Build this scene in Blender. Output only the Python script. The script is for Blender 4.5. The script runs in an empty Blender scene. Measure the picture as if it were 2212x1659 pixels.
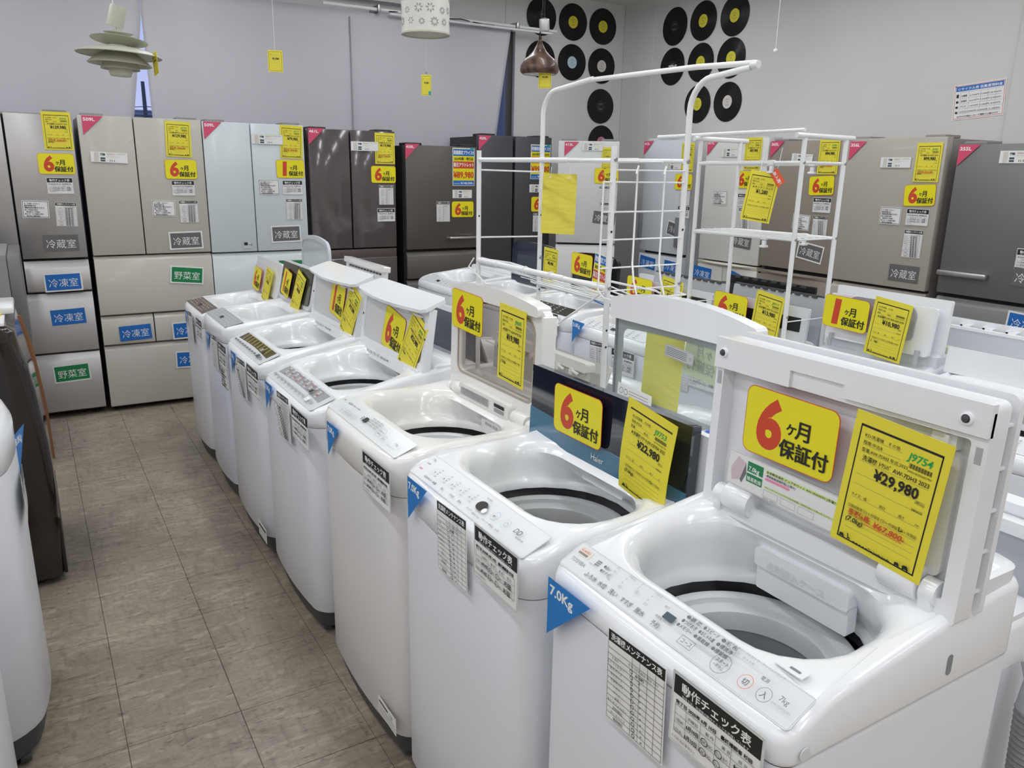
import bpy, bmesh, math, random
from mathutils import Matrix, Vector
random.seed(4)
PI = math.pi
col = bpy.context.scene.collection
sc = bpy.context.scene
# ---------------------------------------------------------------- camera
F_PX, CX, CY = 1704.7, 1106.0, 829.5
PITCH, ROLL, YAW, CAM_H = 0.264977, -0.018122, 0.546572, 1.54
_cy, _sy = math.cos(YAW), math.sin(YAW)
FWD = Vector((_sy*math.cos(PITCH), _cy*math.cos(PITCH), -math.sin(PITCH)))
_r = Vector((_cy, -_sy, 0)); _d = FWD.cross(_r)
RGT = math.cos(ROLL)*_r + math.sin(ROLL)*_d
DWN = -math.sin(ROLL)*_r + math.cos(ROLL)*_d
CAM = Vector((0, 0, CAM_H))
cd = bpy.data.cameras.new('camera'); cam = bpy.data.objects.new('camera', cd); col.objects.link(cam)
cd.sensor_width = 36; cd.sensor_fit = 'HORIZONTAL'; cd.lens = F_PX/2212*36; cd.clip_start = .02; cd.clip_end = 400
cam.matrix_world = Matrix(((RGT.x, -DWN.x, -FWD.x, 0), (RGT.y, -DWN.y, -FWD.y, 0), (RGT.z, -DWN.z, -FWD.z, CAM_H), (0, 0, 0, 1)))
sc.camera = cam
def ray(u, v): return RGT*((u-CX)/F_PX) + DWN*((v-CY)/F_PX) + FWD
def at(u, v, ax, val):
    d = ray(u, v); i = 'XYZ'.index(ax); return CAM + d*((val-CAM[i])/d[i])
def at_d(u, v, D):
    d = ray(u, v); return CAM + d*(D/math.hypot(d.x, d.y))
# ---------------------------------------------------------------- world, light, exposure
w = bpy.data.worlds.new('dusk'); sc.world = w; w.use_nodes = True
nt = w.node_tree; bg = nt.nodes['Background']
tc = nt.nodes.new('ShaderNodeTexCoord'); sp = nt.nodes.new('ShaderNodeSeparateXYZ'); cr = nt.nodes.new('ShaderNodeValToRGB')
nt.links.new(tc.outputs['Generated'], sp.inputs[0]); nt.links.new(sp.outputs['Z'], cr.inputs[0]); nt.links.new(cr.outputs[0], bg.inputs[0])
cr.color_ramp.elements[0].position = 0.0; cr.color_ramp.elements[0].color = (.50, .52, .80, 1)
cr.color_ramp.elements[1].position = .45; cr.color_ramp.elements[1].color = (.30, .42, .85, 1)
bg.inputs[1].default_value = 1.3
sc.view_settings.view_transform = 'Standard'; sc.view_settings.look = 'None'
sc.view_settings.gamma = 1; sc.view_settings.use_curve_mapping = False
sc.view_settings.exposure = -0.12
XR, XL, YB, YF, ZC = 4.87, -4.2, 6.13, -3.2, 2.98
LAMPS = [(x, y) for x in (-3.2, -1.8, -.4, 1.0, 2.4, 3.8) for y in (-2.3, -.5, 1.3, 3.1, 4.9)]
LAMP_P = 8.6
for lx, ly in LAMPS:
    ld = bpy.data.lights.new('tube_light', 'AREA'); ld.shape = 'RECTANGLE'; ld.size = .14; ld.size_y = 1.2
    ld.energy = LAMP_P; ld.color = (.955, .975, 1.0)
    lo = bpy.data.objects.new('tube_light', ld); col.objects.link(lo); lo.location = (lx, ly, ZC-.085)
# ---------------------------------------------------------------- materials
MT = {}
def mat(name, c, rough=.5, metal=0, spec=.5, coat=0, bump=0, bscale=200, alpha=None, trans=0, noise=0, nscale=6, stretch=None, emit=0):
    if name in MT: return MT[name]
    m = bpy.data.materials.new(name); m.use_nodes = True; n = m.node_tree; b = n.nodes['Principled BSDF']
    b.inputs['Base Color'].default_value = (*c, 1); b.inputs['Roughness'].default_value = rough
    b.inputs['Metallic'].default_value = metal; b.inputs['Specular IOR Level'].default_value = spec
    b.inputs['Coat Weight'].default_value = coat; b.inputs['Coat Roughness'].default_value = .05
    if emit: b.inputs['Emission Color'].default_value = (*c, 1); b.inputs['Emission Strength'].default_value = emit
    if trans: b.inputs['Transmission Weight'].default_value = trans
    if noise or bump:
        t = n.nodes.new('ShaderNodeTexCoord'); mp = n.nodes.new('ShaderNodeMapping'); n.links.new(t.outputs['Object'], mp.inputs[0])
        if stretch: mp.inputs['Scale'].default_value = stretch
        nz = n.nodes.new('ShaderNodeTexNoise'); n.links.new(mp.outputs[0], nz.inputs['Vector'])
        nz.inputs['Scale'].default_value = nscale if noise else bscale; nz.inputs['Detail'].default_value = 5
        if noise:
            mx = n.nodes.new('ShaderNodeMix'); mx.data_type = 'RGBA'; mx.blend_type = 'MULTIPLY'
            mx.inputs[0].default_value = 1; mx.inputs[6].default_value = (*c, 1)
            mr = n.nodes.new('ShaderNodeMapRange'); n.links.new(nz.outputs[0], mr.inputs[0])
            mr.inputs[1].default_value = .3; mr.inputs[2].default_value = .7; mr.inputs[3].default_value = 1-noise; mr.inputs[4].default_value = 1+noise*.3
            n.links.new(mr.outputs[0], mx.inputs[7]); n.links.new(mx.outputs[2], b.inputs['Base Color'])
        if bump:
            nb = n.nodes.new('ShaderNodeTexNoise'); n.links.new(mp.outputs[0], nb.inputs['Vector']); nb.inputs['Scale'].default_value = bscale
            bp = n.nodes.new('ShaderNodeBump'); bp.inputs['Strength'].default_value = bump; bp.inputs['Distance'].default_value = .002
            n.links.new(nb.outputs[0], bp.inputs['Height']); n.links.new(bp.outputs[0], b.inputs['Normal'])
    MT[name] = m; return m
def glass(name, c, tmix, rough=.05):
    if name in MT: return MT[name]
    m = bpy.data.materials.new(name); m.use_nodes = True; n = m.node_tree; n.nodes.clear()
    o = n.nodes.new('ShaderNodeOutputMaterial'); mx = n.nodes.new('ShaderNodeMixShader'); tr = n.nodes.new('ShaderNodeBsdfTransparent'); pb = n.nodes.new('ShaderNodeBsdfPrincipled')
    tr.inputs[0].default_value = (*[min(1, .55+.45*x*1.2) for x in c], 1)
    pb.inputs['Base Color'].default_value = (*c, 1); pb.inputs['Roughness'].default_value = rough
    mx.inputs[0].default_value = tmix
    n.links.new(tr.outputs[0], mx.inputs[1]); n.links.new(pb.outputs[0], mx.inputs[2]); n.links.new(mx.outputs[0], o.inputs[0])
    MT[name] = m; return m
WHITE = mat('white_plastic', (.83, .845, .875), .20, coat=.3)
WHITE2 = mat('warm_white_plastic', (.83, .825, .81), .20, coat=.3)
SHEET = mat('white_painted_steel', (.675, .69, .735), .32, coat=.15)
SHEET2 = mat('warm_painted_steel', (.655, .64, .64), .36, coat=.15)
GREYB = mat('dark_grey_skirt', (.055, .058, .062), .5)
GREYL = mat('pale_grey_plastic', (.42, .44, .47), .35)
GREYM = mat('mid_grey_plastic', (.22, .235, .26), .35)
RING = mat('balance_ring_grey', (.46, .47, .48), .3)
RINGW = mat('balance_ring_white', (.64, .66, .68), .3)
DRUM = mat('stainless_drum', (.42, .42, .42), .32, metal=.8)
BLACK = mat('black_plastic', (.012, .012, .014), .35)
RUBBER = mat('black_rubber', (.02, .02, .02), .7)
NAVY = mat('navy_gloss', (.008, .014, .028), .06, spec=.8, coat=.6)
NAVYL = mat('steel_blue_gloss', (.055, .17, .28), .12, coat=.5)
BLUEP = mat('ice_blue_plastic', (.45, .62, .72), .3)
BEIGE = mat('aged_beige_plastic', (.62, .60, .54), .4)
RACK = mat('white_enamel_tube', (.80, .81, .82), .25, coat=.3)
STEEL = mat('screw_steel', (.45, .45, .45), .35, metal=1)
PY = mat('paper_yellow', (.80, .70, .045), .55)
PYW = mat('card_yellow', (.83, .75, .01), .35)
PYB = mat('paper_yellow_back', (.78, .68, .08), .55, noise=.12, nscale=14, stretch=(1, 6, 1))
PR = mat('print_red', (.62, .06, .02), .5)
PK = mat('print_black', (.012, .012, .012), .5)
PG = mat('print_grey', (.16, .16, .17), .5)
PLG = mat('print_light_grey', (.36, .37, .39), .5)
PGRN = mat('pen_green', (.01, .38, .08), .5)
PW = mat('paper_white', (.80, .80, .80), .5)
PWL = mat('print_white', (.85, .85, .85), .5)
PBLUE = mat('print_blue', (.012, .15, .52), .4)
PSKY = mat('label_blue', (.012, .19, .56), .35)
PPINK = mat('label_pink', (.66, .075, .16), .35)
PGREEN = mat('print_green', (.005, .22, .07), .4)
PGRY = mat('label_grey', (.135, .13, .13), .4)
POR = mat('print_orange', (.75, .10, .03), .5)
PTEAL = mat('tape_teal', (.02, .33, .45), .5)
PHY = mat('marker_yellow', (.62, .80, .25), .5)
PHP = mat('marker_pink', (.85, .25, .45), .5)
PNAVY = mat('print_dark_slate', (.05, .08, .10), .5)
LAMI = mat('laminate_edge', (.62, .63, .64), .15, coat=.5)
# ---------------------------------------------------------------- mesh helpers
WM = {}
def fin(bm, name, ms, parent=None, smooth=40, M=None, mirror=None):
    me = bpy.data.meshes.new(name)
    if M is not None: bm.transform(M)
    bmesh.ops.recalc_face_normals(bm, faces=bm.faces)
    bm.to_mesh(me); bm.free()
    for m in (ms if isinstance(ms, (list, tuple)) else [ms]): me.materials.append(m)
    if smooth:
        me.shade_smooth(); me.set_sharp_from_angle(angle=math.radians(smooth))
    o = bpy.data.objects.new(name, me); col.objects.link(o)
    if parent is not None: o.parent = parent
    return o
def link(name, me, parent=None, M=None):
    o = bpy.data.objects.new(name, me); col.objects.link(o)
    if parent is not None: o.parent = parent
    if M is not None: o.matrix_local = M
    return o
def tag(o, label, cat, group=None):
    o['label'] = label; o['category'] = cat
    if group: o['group'] = group
    return o
def thing(name, label, cat, loc=(0, 0, 0), rz=0, group=None):
    o = bpy.data.objects.new(name, None); col.objects.link(o); o.empty_display_size = .1
    o.location = loc; o.rotation_euler = (0, 0, rz)
    WM[o.name] = Matrix.Translation(Vector(loc)) @ Matrix.Rotation(rz, 4, 'Z')
    return tag(o, label, cat, group)
def struct(o): o['kind'] = 'structure'; return o
def bxx(bm, x0, x1, y0, y1, z0, z1, bev=0, mi=0, seg=2):
    r = bmesh.ops.create_cube(bm, size=1)
    vs = r['verts']
    for v in vs:
        v.co = Vector((x0+(v.co.x+.5)*(x1-x0), y0+(v.co.y+.5)*(y1-y0), z0+(v.co.z+.5)*(z1-z0)))
    fs = set(f for v in vs for f in v.link_faces)
    for f in fs: f.material_index = mi
    if bev:
        es = list(set(e for v in vs for e in v.link_edges))
        bmesh.ops.bevel(bm, geom=es, offset=bev, segments=seg, affect='EDGES', profile=.5)
def box(name, x0, x1, y0, y1, z0, z1, m, parent=None, bev=0, seg=2, smooth=40):
    bm = bmesh.new(); bxx(bm, x0, x1, y0, y1, z0, z1, bev, 0, seg); return fin(bm, name, m, parent, smooth)
def loft(bm, rings, closed=True, cap0=False, cap1=False, mi=0):
    R = [[bm.verts.new(p) for p in r] for r in rings]
    n = len(R[0])
    for a, b in zip(R, R[1:]):
        for i in range(n if closed else n-1):
            j = (i+1) % n
            try: f = bm.faces.new((a[i], a[j], b[j], b[i])); f.material_index = mi
            except ValueError: pass
    if cap0: bm.faces.new(R[0]).material_index = mi
    if cap1: bm.faces.new(R[-1]).material_index = mi
    return R
def tube(bm, pts, r, n=8, mi=0, cap=True):
    pts = [Vector(p) for p in pts]; rings = []; up = None
    for i, p in enumerate(pts):
        a = pts[max(0, i-1)]; b = pts[min(len(pts)-1, i+1)]; t = (b-a).normalized()
        if up is None: up = Vector((0, 0, 1)) if abs(t.z) < .9 else Vector((1, 0, 0))
        s = t.cross(up).normalized(); up = s.cross(t).normalized()
        rr = r[i] if isinstance(r, (list, tuple)) else r
        rings.append([p + (s*math.cos(2*PI*k/n) + up*math.sin(2*PI*k/n))*rr for k in range(n)])
    loft(bm, rings, True, cap, cap, mi)
def lathe(bm, prof, c=(0, 0, 0), n=32, mi=0, M=None):
    rings = []
    for r, z in prof:
        ring = [Vector((max(r, 1e-4)*math.cos(2*PI*k/n), max(r, 1e-4)*math.sin(2*PI*k/n), z)) for k in range(n)]
        rings.append([(M @ p if M is not None else p) + Vector(c) for p in ring])
    loft(bm, rings, True, False, False, mi)
def rrect(x0, x1, y0, y1, r, r2=None, bulge=0, k=6, m=8):
    """closed outline (x,y) with equal counts whatever the radii; r on the x0 side, r2 on the x1 side; the x0 side bulges outwards"""
    r2 = r if r2 is None else r2
    P = []
    cs = [(x0+r, y0+r, r, PI, 1.5*PI), (x1-r2, y0+r2, r2, 1.5*PI, 2*PI), (x1-r2, y1-r2, r2, 0, .5*PI), (x0+r, y1-r, r, .5*PI, PI)]
    arcs = [[(cx+rr*math.cos(a0+(a1-a0)*i/k), cy+rr*math.sin(a0+(a1-a0)*i/k)) for i in range(k+1)] for cx, cy, rr, a0, a1 in cs]
    for i in range(4):
        P += arcs[i]; a = arcs[i][-1]; b = arcs[(i+1) % 4][0]
        P += [(a[0]+(b[0]-a[0])*j/m, a[1]+(b[1]-a[1])*j/m) for j in range(1, m)]
    if bulge:
        h = (y1-y0)/2; cy = (y0+y1)/2
        P = [(x - bulge*(1-((y-cy)/h)**2)*max(0, 1-(x-x0)/max(.12, r)) if x < x0+.12 else x, y) for x, y in P]
    return P
def prism(bm, outline, n0, n1, M, hole=None, mi=0, bev=0):
    """outline of (s,t) pairs extruded from n0 to n1 along the local normal, mapped by M"""
    A = [M @ Vector((s, t, n0)) for s, t in outline]; B = [M @ Vector((s, t, n1)) for s, t in outline]
    if hole is None:
        loft(bm, [A, B], True, True, True, mi)
    else:
        C = [M @ Vector((s, t, n1)) for s, t in hole]; D = [M @ Vector((s, t, n0)) for s, t in hole]
        R = loft(bm, [A, B, C, D], True, False, False, mi); n = len(A)
        for i in range(n):
            j = (i+1) % n; f = bm.faces.new((R[3][i], R[3][j], R[0][j], R[0][i])); f.material_index = mi
def frame(o, s, t):
    """matrix with columns s, t, s x t and origin o"""
    s = Vector(s).normalized(); t = Vector(t).normalized(); n = s.cross(t).normalized(); t = n.cross(s)
    return Matrix(((s.x, t.x, n.x, o[0]), (s.y, t.y, n.y, o[1]), (s.z, t.z, n.z, o[2]), (0, 0, 0, 1)))
# ---------------------------------------------------------------- printed cards
GL = {}
def glyphs(s, bold):
    k = (s, bold)
    if k not in GL:
        fc = bpy.data.curves.new('t', 'FONT'); fc.body = s; fc.resolution_u = 2 if len(s) > 2 else 5; fc.offset = bold
        ob = bpy.data.objects.new('t', fc); me = ob.to_mesh()
        vs = [(v.co.x, v.co.y) for v in me.vertices]; fs = [tuple(p.vertices) for p in me.polygons]
        GL[k] = (vs, fs, max((v[0] for v in vs), default=0)); ob.to_mesh_clear(); bpy.data.objects.remove(ob); bpy.data.curves.remove(fc)
    return GL[k]
class Card:
    """a sheet lying in x,y (origin at its centre), facing +z; print is laid on in thin layers"""
    def __init__(s, w, h, base=None, r=0, th=.0008, curl=0):
        s.w, s.h, s.v, s.f, s.mi, s.ms, s.z = w, h, [], [], [], [], th; s.curl = curl
        if base is not None:
            if r: o = [(x-w/2, y-h/2) for x, y in rrect(0, w, 0, h, r, k=5, m=1)]
            else: o = [(-w/2, -h/2), (w/2, -h/2), (w/2, h/2), (-w/2, h/2)]
            if curl:
                N = 8
                for i in range(N):
                    y0, y1 = -h/2+h*i/N, -h/2+h*(i+1)/N
                    for zz, sg in ((0, -1), (th, 1)):
                        q = [(-w/2, y0, zz), (w/2, y0, zz), (w/2, y1, zz), (-w/2, y1, zz)]
                        s.poly3(q if sg > 0 else q[::-1], base)
            else:
                n = len(o); b = len(s.v); s.v += [(x, y, 0) for x, y in o]+[(x, y, th) for x, y in o]; k = s.m(base)
                s.f.append(tuple(range(b+n-1, b-1, -1))); s.mi.append(k); s.f.append(tuple(range(b+n, b+2*n))); s.mi.append(k)
                for i in range(n): j = (i+1) % n; s.f.append((b+i, b+j, b+n+j, b+n+i)); s.mi.append(k)
    def m(s, mt):
        if mt not in s.ms: s.ms.append(mt)
        return s.ms.index(mt)
    def poly3(s, q, mt):
        b = len(s.v); s.v += q; s.f.append(tuple(range(b, b+len(q)))); s.mi.append(s.m(mt))
    def poly(s, q, mt, dz=.00012):
        s.z += dz; s.poly3([(x-s.w/2, y-s.h/2, s.z) for x, y in q], mt); return s
    def rect(s, x, y, w, h, mt, dz=.00012): return s.poly([(x, y), (x+w, y), (x+w, y+h), (x, y+h)], mt, dz)
    def rects(s, L, mt):
        s.z += .00012
        for x, y, w, h in L: s.rect(x, y, w, h, mt, 0)
        return s
    def rr(s, x, y, w, h, r, mt): return s.poly([(a+x, b+y) for a, b in rrect(0, w, 0, h, r, k=5, m=1)], mt)
    def frm(s, x, y, w, h, t, mt): return s.rects([(x, y, w, t), (x, y+h-t, w, t), (x, y, t, h), (x+w-t, y, t, h)], mt)
    def ring(s, cx, cy, r, t, mt, n=20, sx=1):
        s.z += .00012
        for i in range(n):
            a, b = 2*PI*i/n, 2*PI*(i+1)/n
            s.poly([(cx+sx*r*math.cos(a), cy+r*math.sin(a)), (cx+sx*r*math.cos(b), cy+r*math.sin(b)), (cx+sx*(r-t)*math.cos(b), cy+(r-t)*math.sin(b)), (cx+sx*(r-t)*math.cos(a), cy+(r-t)*math.sin(a))], mt, 0)
        return s
    def text(s, t, x, y, size, mt, bold=0, width=None, shear=0, align=0, rot=0, mirror=False):
        ex = 0
        if bold > .014 and any(ord(ch) > 0x2fff for ch in t): ex, bold = bold-.008, .010
        vs, fs, W = glyphs(t, bold)
        if not vs: return s
        if ex:
            for dx, dy in ((-ex, 0), (ex, 0), (0, ex*.7)): s.text(t, x+dx*size*.8*math.cos(rot)-(W*size/2 if align == 1 and not width else (width/2 if align == 1 else 0)), y+dy*size*.8, size, mt, bold, width, shear, 0, rot, mirror)
        kx = (width/W) if width else size
        if align == 1: x -= W*kx/2
        s.z += .00012; b = len(s.v); k = s.m(mt); ca, sa = math.cos(rot), math.sin(rot)
        for a, c in vs:
            p, q = a*kx + shear*c*size, c*size
            if mirror: p = W*kx-p
            X, Y = x+p*ca-q*sa, y+p*sa+q*ca
            s.v.append((X-s.w/2, Y-s.h/2, s.z))
        for f in fs: s.f.append(tuple(b+i for i in f)); s.mi.append(k)
        return s
    def mesh(s, name):
        me = bpy.data.meshes.new(name)
        v = s.v
        if s.curl: v = [(x, y, z + s.curl*(max(0, (-y+s.h*.1))/(s.h*.6))**2) for x, y, z in v]
        me.from_pydata(v, [], s.f)
        for mt in s.ms: me.materials.append(mt)
        me.polygons.foreach_set('material_index', s.mi); me.update(); return me
def warranty(n='6', back=False):
    c = Card(.186, .117, PR, .016)
    c.rr(.0012, .0012, .1836, .1146, .0152, PYW)
    for b, m in ((.055, PYW), (.032, PR)): pass
    c.text(n, .026, .021, .112, PR, .045 if n == '6' else .075, .053 if n == '6' else .040, .06)
    c.text('ヶ', .086, .056, .026, PK, .03); c.text('月', .107, .054, .034, PK, .03)
    c.text('保証付', .079, .017, .0325, PK, .035)
    return c.mesh('warranty_card')
W6 = warranty('6'); W1 = warranty('1')
def warranty_back():
    c = Card(.186, .117, mat('card_seen_from_back', (.62, .66, .42), .5), .016)
    g = mat('print_through', (.38, .42, .33), .6); c.poly([(.118, .03), (.165, .03), (.165, .095), (.135, .1), (.115, .07)], mat('red_through', (.60, .42, .30), .6))
    c.text('保証付', .012, .02, .034, g, .03, mirror=True); c.text('ヶ月', .045, .06, .03, g, .03, mirror=True)
    return c.mesh('warranty_card')
def price_card(price, code='J9754', model='洗濯機 AW-70 2022', ref=None, kg='(7.0kg)', curl=0, green=True, full=False):
    w, h = .148, .210; c = Card(w, h, PY, curl=curl); k = .0022
    c.rects([(.011, .008, w-.022, k), (.011, h-.0215, w-.022, .0035), (.011, .008, k, h-.028), (w-.013, .008, k, h-.028)], PK)
    c.rects([(.02, yy, ww, .0004) for yy, ww in ((.173, .06), (.162, .06), (.1515, .062), (.137, .108), (.116, .108), (.1, .108), (.079, .108), (.059, .108), (.049, .108), (.039, .108), (.029, .108))], PG)
    for i, t in enumerate(('KD/洗濯機　その他', '程度:中古B', '型番:AW-7DH3 年式:2023' if full else '型番:　　　　年式:')): c.text(t, .02, .175-i*.011, .0065, PK)
    if green: c.text(code, .09, .168, .0155, PGRN, .02, shear=.15)
    c.rects([(.094+i*.0014, .157, .0009 if i % 3 else .0004, .007) for i in range(24)], PK)
    c.text('2002146252601703', .093, .151, .0045, PK)
    c.text(('' if full else '★')+model, .024, .1400, .0092, PK, .01, width=.104)
    c.text('¥'+price, .048 if len(price) < 7 else .040, .1180, .0225, PK, .03, width=.0108*len(price)+.004); c.text('(税込)', .114, .112, .0055, PK); c.text('080625', .112, .1, .0055, PK)
    c.text('サイズ：幅　　　　奥行　　　　高さ　　　cm', .02, .0815, .0058, PK, width=.108)
    c.text('□現状販売 □1ヶ月保証 □3ヶ月保証 □6ヶ月保証', .019, .0625, .0058, PK, width=.11)
    c.text('レ', .1, .062, .009, PK, .03)
    if ref:
        c.text('参考価格:', .022, .051, .0115, PR, .02, width=.037); c.text(ref, .064, .049, .0125, PR, .02, width=.05, shear=.2); c.rect(.05, .0465, .062, .0012, POR)
    c.text(kg, .02, .041 if ref else .05, .0105, PK, .02, shear=.2)
    # animal silhouettes along the foot of the frame
    for x0, sz in ((.016, 1), (.12, 1.2), (.108, 1.)):
        q = [(0, 0), (.001, .003), (0, .005), (.002, .0065), (.006, .007), (.008, .0045), (.0085, .001), (.007, 0), (.0065, .002), (.003, .002), (.0025, 0)]
        c.poly([(x0+a*sz, .0105+b*sz) for a, b in q], PK)
    c.poly([(.03, .0105), (.0305, .015), (.029, .021), (.0305, .0215), (.032, .016), (.035, .015), (.035, .0105), (.034, .0105), (.0338, .0135), (.0318, .0135), (.0312, .0105)], PK)
    for i in range(5): c.poly([(.04+i*.0055, .0105), (.04+i*.0055, .013), (.044+i*.0055, .0138), (.0435+i*.0055, .0105), (.042+i*.0055, .012)], PK)
    c.text('The Jungle-Jungle', .066, .0112, .0058, PK, .03, width=.036)
    return c.mesh('price_card')
def check_sheet(v=0):
    w, h = .160, .110; c = Card(w, h, LAMI, .003, .0006)
    c.rect(.004, .004, w-.008, h-.008, PW); c.rect(.004, h-.034, w-.008, .029, PK)
    c.text('動作チェック表', .018, h-.0255, .0172, PWL, .02, width=.122); c.text('当店では、洗濯機の動作チェックを実施しています', .02, h-.0325, .0042, PWL, width=.118)
    c.text('完了日 2025年 6月 10日　最終確認者 杉田', .010, .064, .0066, PK, .02, width=.135)
    c.frm(.010, .020, w-.02, .042, .0006, PK); c.rects([(.010, y, w-.02, .0005) for y in (.034, .048)]+[(x, .02, .0005, .042) for x in (.031, .058, .085, .112)], PK)
    c.text('点検日　　動 作　　異 音　　担 当', .034, .0515, .0058, PK, width=.105)
    for j, y in enumerate((.0375, .0235)):
        c.text('%d回め' % (j+1), .0125, y, .0062, PK); c.text('6月10日', .033, y, .0078, PK, .03, width=.023); c.text('OK･NG', .062, y, .0065, PK, width=.02); c.ring(.0675, y+.0025, .0058, .0011, PK, 14, 1.1)
        c.text('なし･あり', .088, y, .006, PK, width=.021); c.ring(.093, y+.0025, .0058, .0011, PK, 14, 1.1); c.text('杉田', .118, y-.001, .0115, PK, .02)
    c.text('その他 追記事項など', .010, .013, .005, PK); return c.mesh('check_sheet')
CHECK = check_sheet()
def maint_sheet(kind='洗濯機', dense=False):
    w, h = .130, .155; c = Card(w, h, PW, 0, .0006); hh = .021
    c.rect(.002, h-hh, w-.004, hh-.002, PK); c.text(kind+'メンテナンス表', .008, h-.0158, .0125, PWL, .03, width=.114)
    n = 13; dy = (h-hh-.004)/n
    c.rects([(.002, .003+i*dy, w-.004, .0006) for i in range(n)]+[(x, .003, .0006, h-hh-.003) for x in (.002, .058, .075, .092, .109, w-.003)], PK)
    names = ['電源確認', 'ホースパイプ', '異物確認', '糸くずフィルター', '異音', 'サイド', 'ニオイ', '洗濯投入口', '排水ホース', '給水ホース', 'ゴミフィルター', '水漏れ']
    for i, t in enumerate(names):
        c.text(t, .03, .0055+i*dy, .0058, PK, align=1); c.ring(.0665, .003+dy*(i+.5), .0036, .0011, PK, 10)
        c.text('〃' if i < 11 else '6/10杉', .0765 if i == 11 else .081, .005+i*dy, .0068, PK, .02, width=.019 if i == 11 else None)
        if dense:
            for j, xx in enumerate((.060, .077, .094)): c.text('OK杉'[j], xx, .0045+i*dy, .009, PK, .05, width=.012)
    c.text('担当 日付 確認 確認 日付', .06, .0055+12*dy, .005, PK, width=.065); return c.mesh('maintenance_sheet')
MAINT = maint_sheet(); MAINTD = maint_sheet(dense=True); MAINTF = maint_sheet('冷蔵庫'); MAINTFD = maint_sheet('冷蔵庫', True)
def tri(text, mt, w=.112, h=.108):
    c = Card(w, h); c.z = .0004
    c.poly([(0, h), (0, 0), (w, h)], mt); c.text(text, .005, h-.029, .025, PWL, .028, width=.063); return c.mesh('capacity_label')
def sign(text, mt, border=False):
    w, h = .184, .094; b = .009 if border else 0; c = Card(w+2*b, h+2*b, PW if border else mt, 0)
    if border: c.rect(b, b, w, h, mt)
    c.text(text, b+.013, b+.022, .0545, PWL, -.004 if text != '野菜室' else .0, width=.156); return c.mesh('compartment_sign')
SG = {(t, b): sign(t, m, b) for t, m in (('冷蔵室', PGRY), ('冷凍室', PBLUE), ('野菜室', PGREEN)) for b in (False, True)}
def notice():
    w, h = .135, .098; c = Card(w, h, PW)
    n = 26; c.rects([(.003+i*(w-.006)/n, .003, .0032, .004) for i in range(n)]+[(.003+i*(w-.006)/n, h-.007, .0032, .004) for i in range(n)]+[(.003, .003+i*(h-.006)/18, .004, .0032) for i in range(18)]+[(w-.007, .003+i*(h-.006)/18, .004, .0032) for i in range(18)], PK)
    for i, t in enumerate(('※ご注意ください！', '製氷機部分は', '保証内容が異なります。', '●6ヶ月保証の場合', '　製氷機は1ヶ月保証。', '●3ヶ月・1ヶ月保証の場合', '　製氷機は1週間保証。')):
        c.text(t, .012, h-.021-i*.0115, .0098 if i < 3 else .0078, PK, .015)
    return c.mesh('notice_card')
NOTICE = notice()
def spec(w=.20, lam=True):
    h = .062; c = Card(w, h, LAMI if lam else PW, 0); c.rect(.002, .002, w-.004, h-.004, PW)
    c.rect(.018, .004, .026, h-.01, BEIGE)
    c.rects([(.052, .006, .026, .010), (.052, .019, .026, .010), (.052, .040, .026, .012)], PNAVY); c.text('20L', .053, .0415, .0085, PWL, .02)
    c.rects([(.088, .055, w-.1, .002), (.088, .030, .05, .002)], PHY); c.rects([(.088, .046, .04, .0022)], PHP)
    c.text('冷凍冷蔵庫 ファミリー 右開き 自動製氷', .088, .0495, .0042, PG, width=w-.1); c.text('総合 ランキング 4.5 レビュー', .088, .036, .0042, PG, width=w-.12); c.text('▮▮ ▮', .098, .010, .010, PK)
    return c.mesh('spec_strip')
SPEC = spec(); SPECS = spec(.165)
def outlet(price='89,980', year='2024年製・現行品', ref='¥148,000-'):
    w, h = .148, .210; c = Card(w, h, PW); c.rect(.004, .004, w-.008, h-.008, PYW)
    c.rect(.004, h-.044, w-.008, .038, PBLUE); c.text('数量限定プライス!!', .007, h-.034, .024, PWL, .04, width=.134)
    c.text(year, .010, h-.066, .018, PK, .03, width=.128); c.rect(.004, h-.112, w-.008, .038, PR); c.text('新古アウトレット', .007, h-.102, .026, PWL, .04, width=.134)
    c.text('¥'+price, .006, .046, .047, PR, .03, width=.136); c.rect(.004, .004, w-.008, .026, PBLUE); c.text('新品市場 参考価格', .008, .010, .008, PWL, width=.04); c.text(ref, .054, .010, .0165, PWL, .02, width=.085)
    c.rect(.118, h-.012, .024, .014, PTEAL); return c.mesh('outlet_card')
def stick(me, root, u, v, ax, val, ang=0, name=None, off=.003, kx=1, ky=1, nrm=None):
    """put a printed card on the plane ax = val where the pixel u, v sees it; it belongs to root"""
    p = at(u, v, ax, val) if not isinstance(u, Vector) else u
    if ax == 'X': s, t, n = Vector((0, -1, 0)), Vector((0, 0, 1)), Vector((-1, 0, 0))
    else: s, t, n = Vector((1, 0, 0)), Vector((0, 0, 1)), Vector((0, -1, 0))
    if nrm is not None:
        n = Vector(nrm).normalized(); s = Vector((0, 0, 1)).cross(n).normalized(); t = n.cross(s)
    a = math.radians(ang); s2 = s*math.cos(a)+t*math.sin(a); t2 = -s*math.sin(a)+t*math.cos(a)
    M = frame(p+n*off, s2, t2) @ Matrix.Diagonal((kx, ky, 1, 1))
    R = WM[root.name]; o = link(name or me.name.split('.')[0], me, root, R.inverted() @ M); return o
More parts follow.
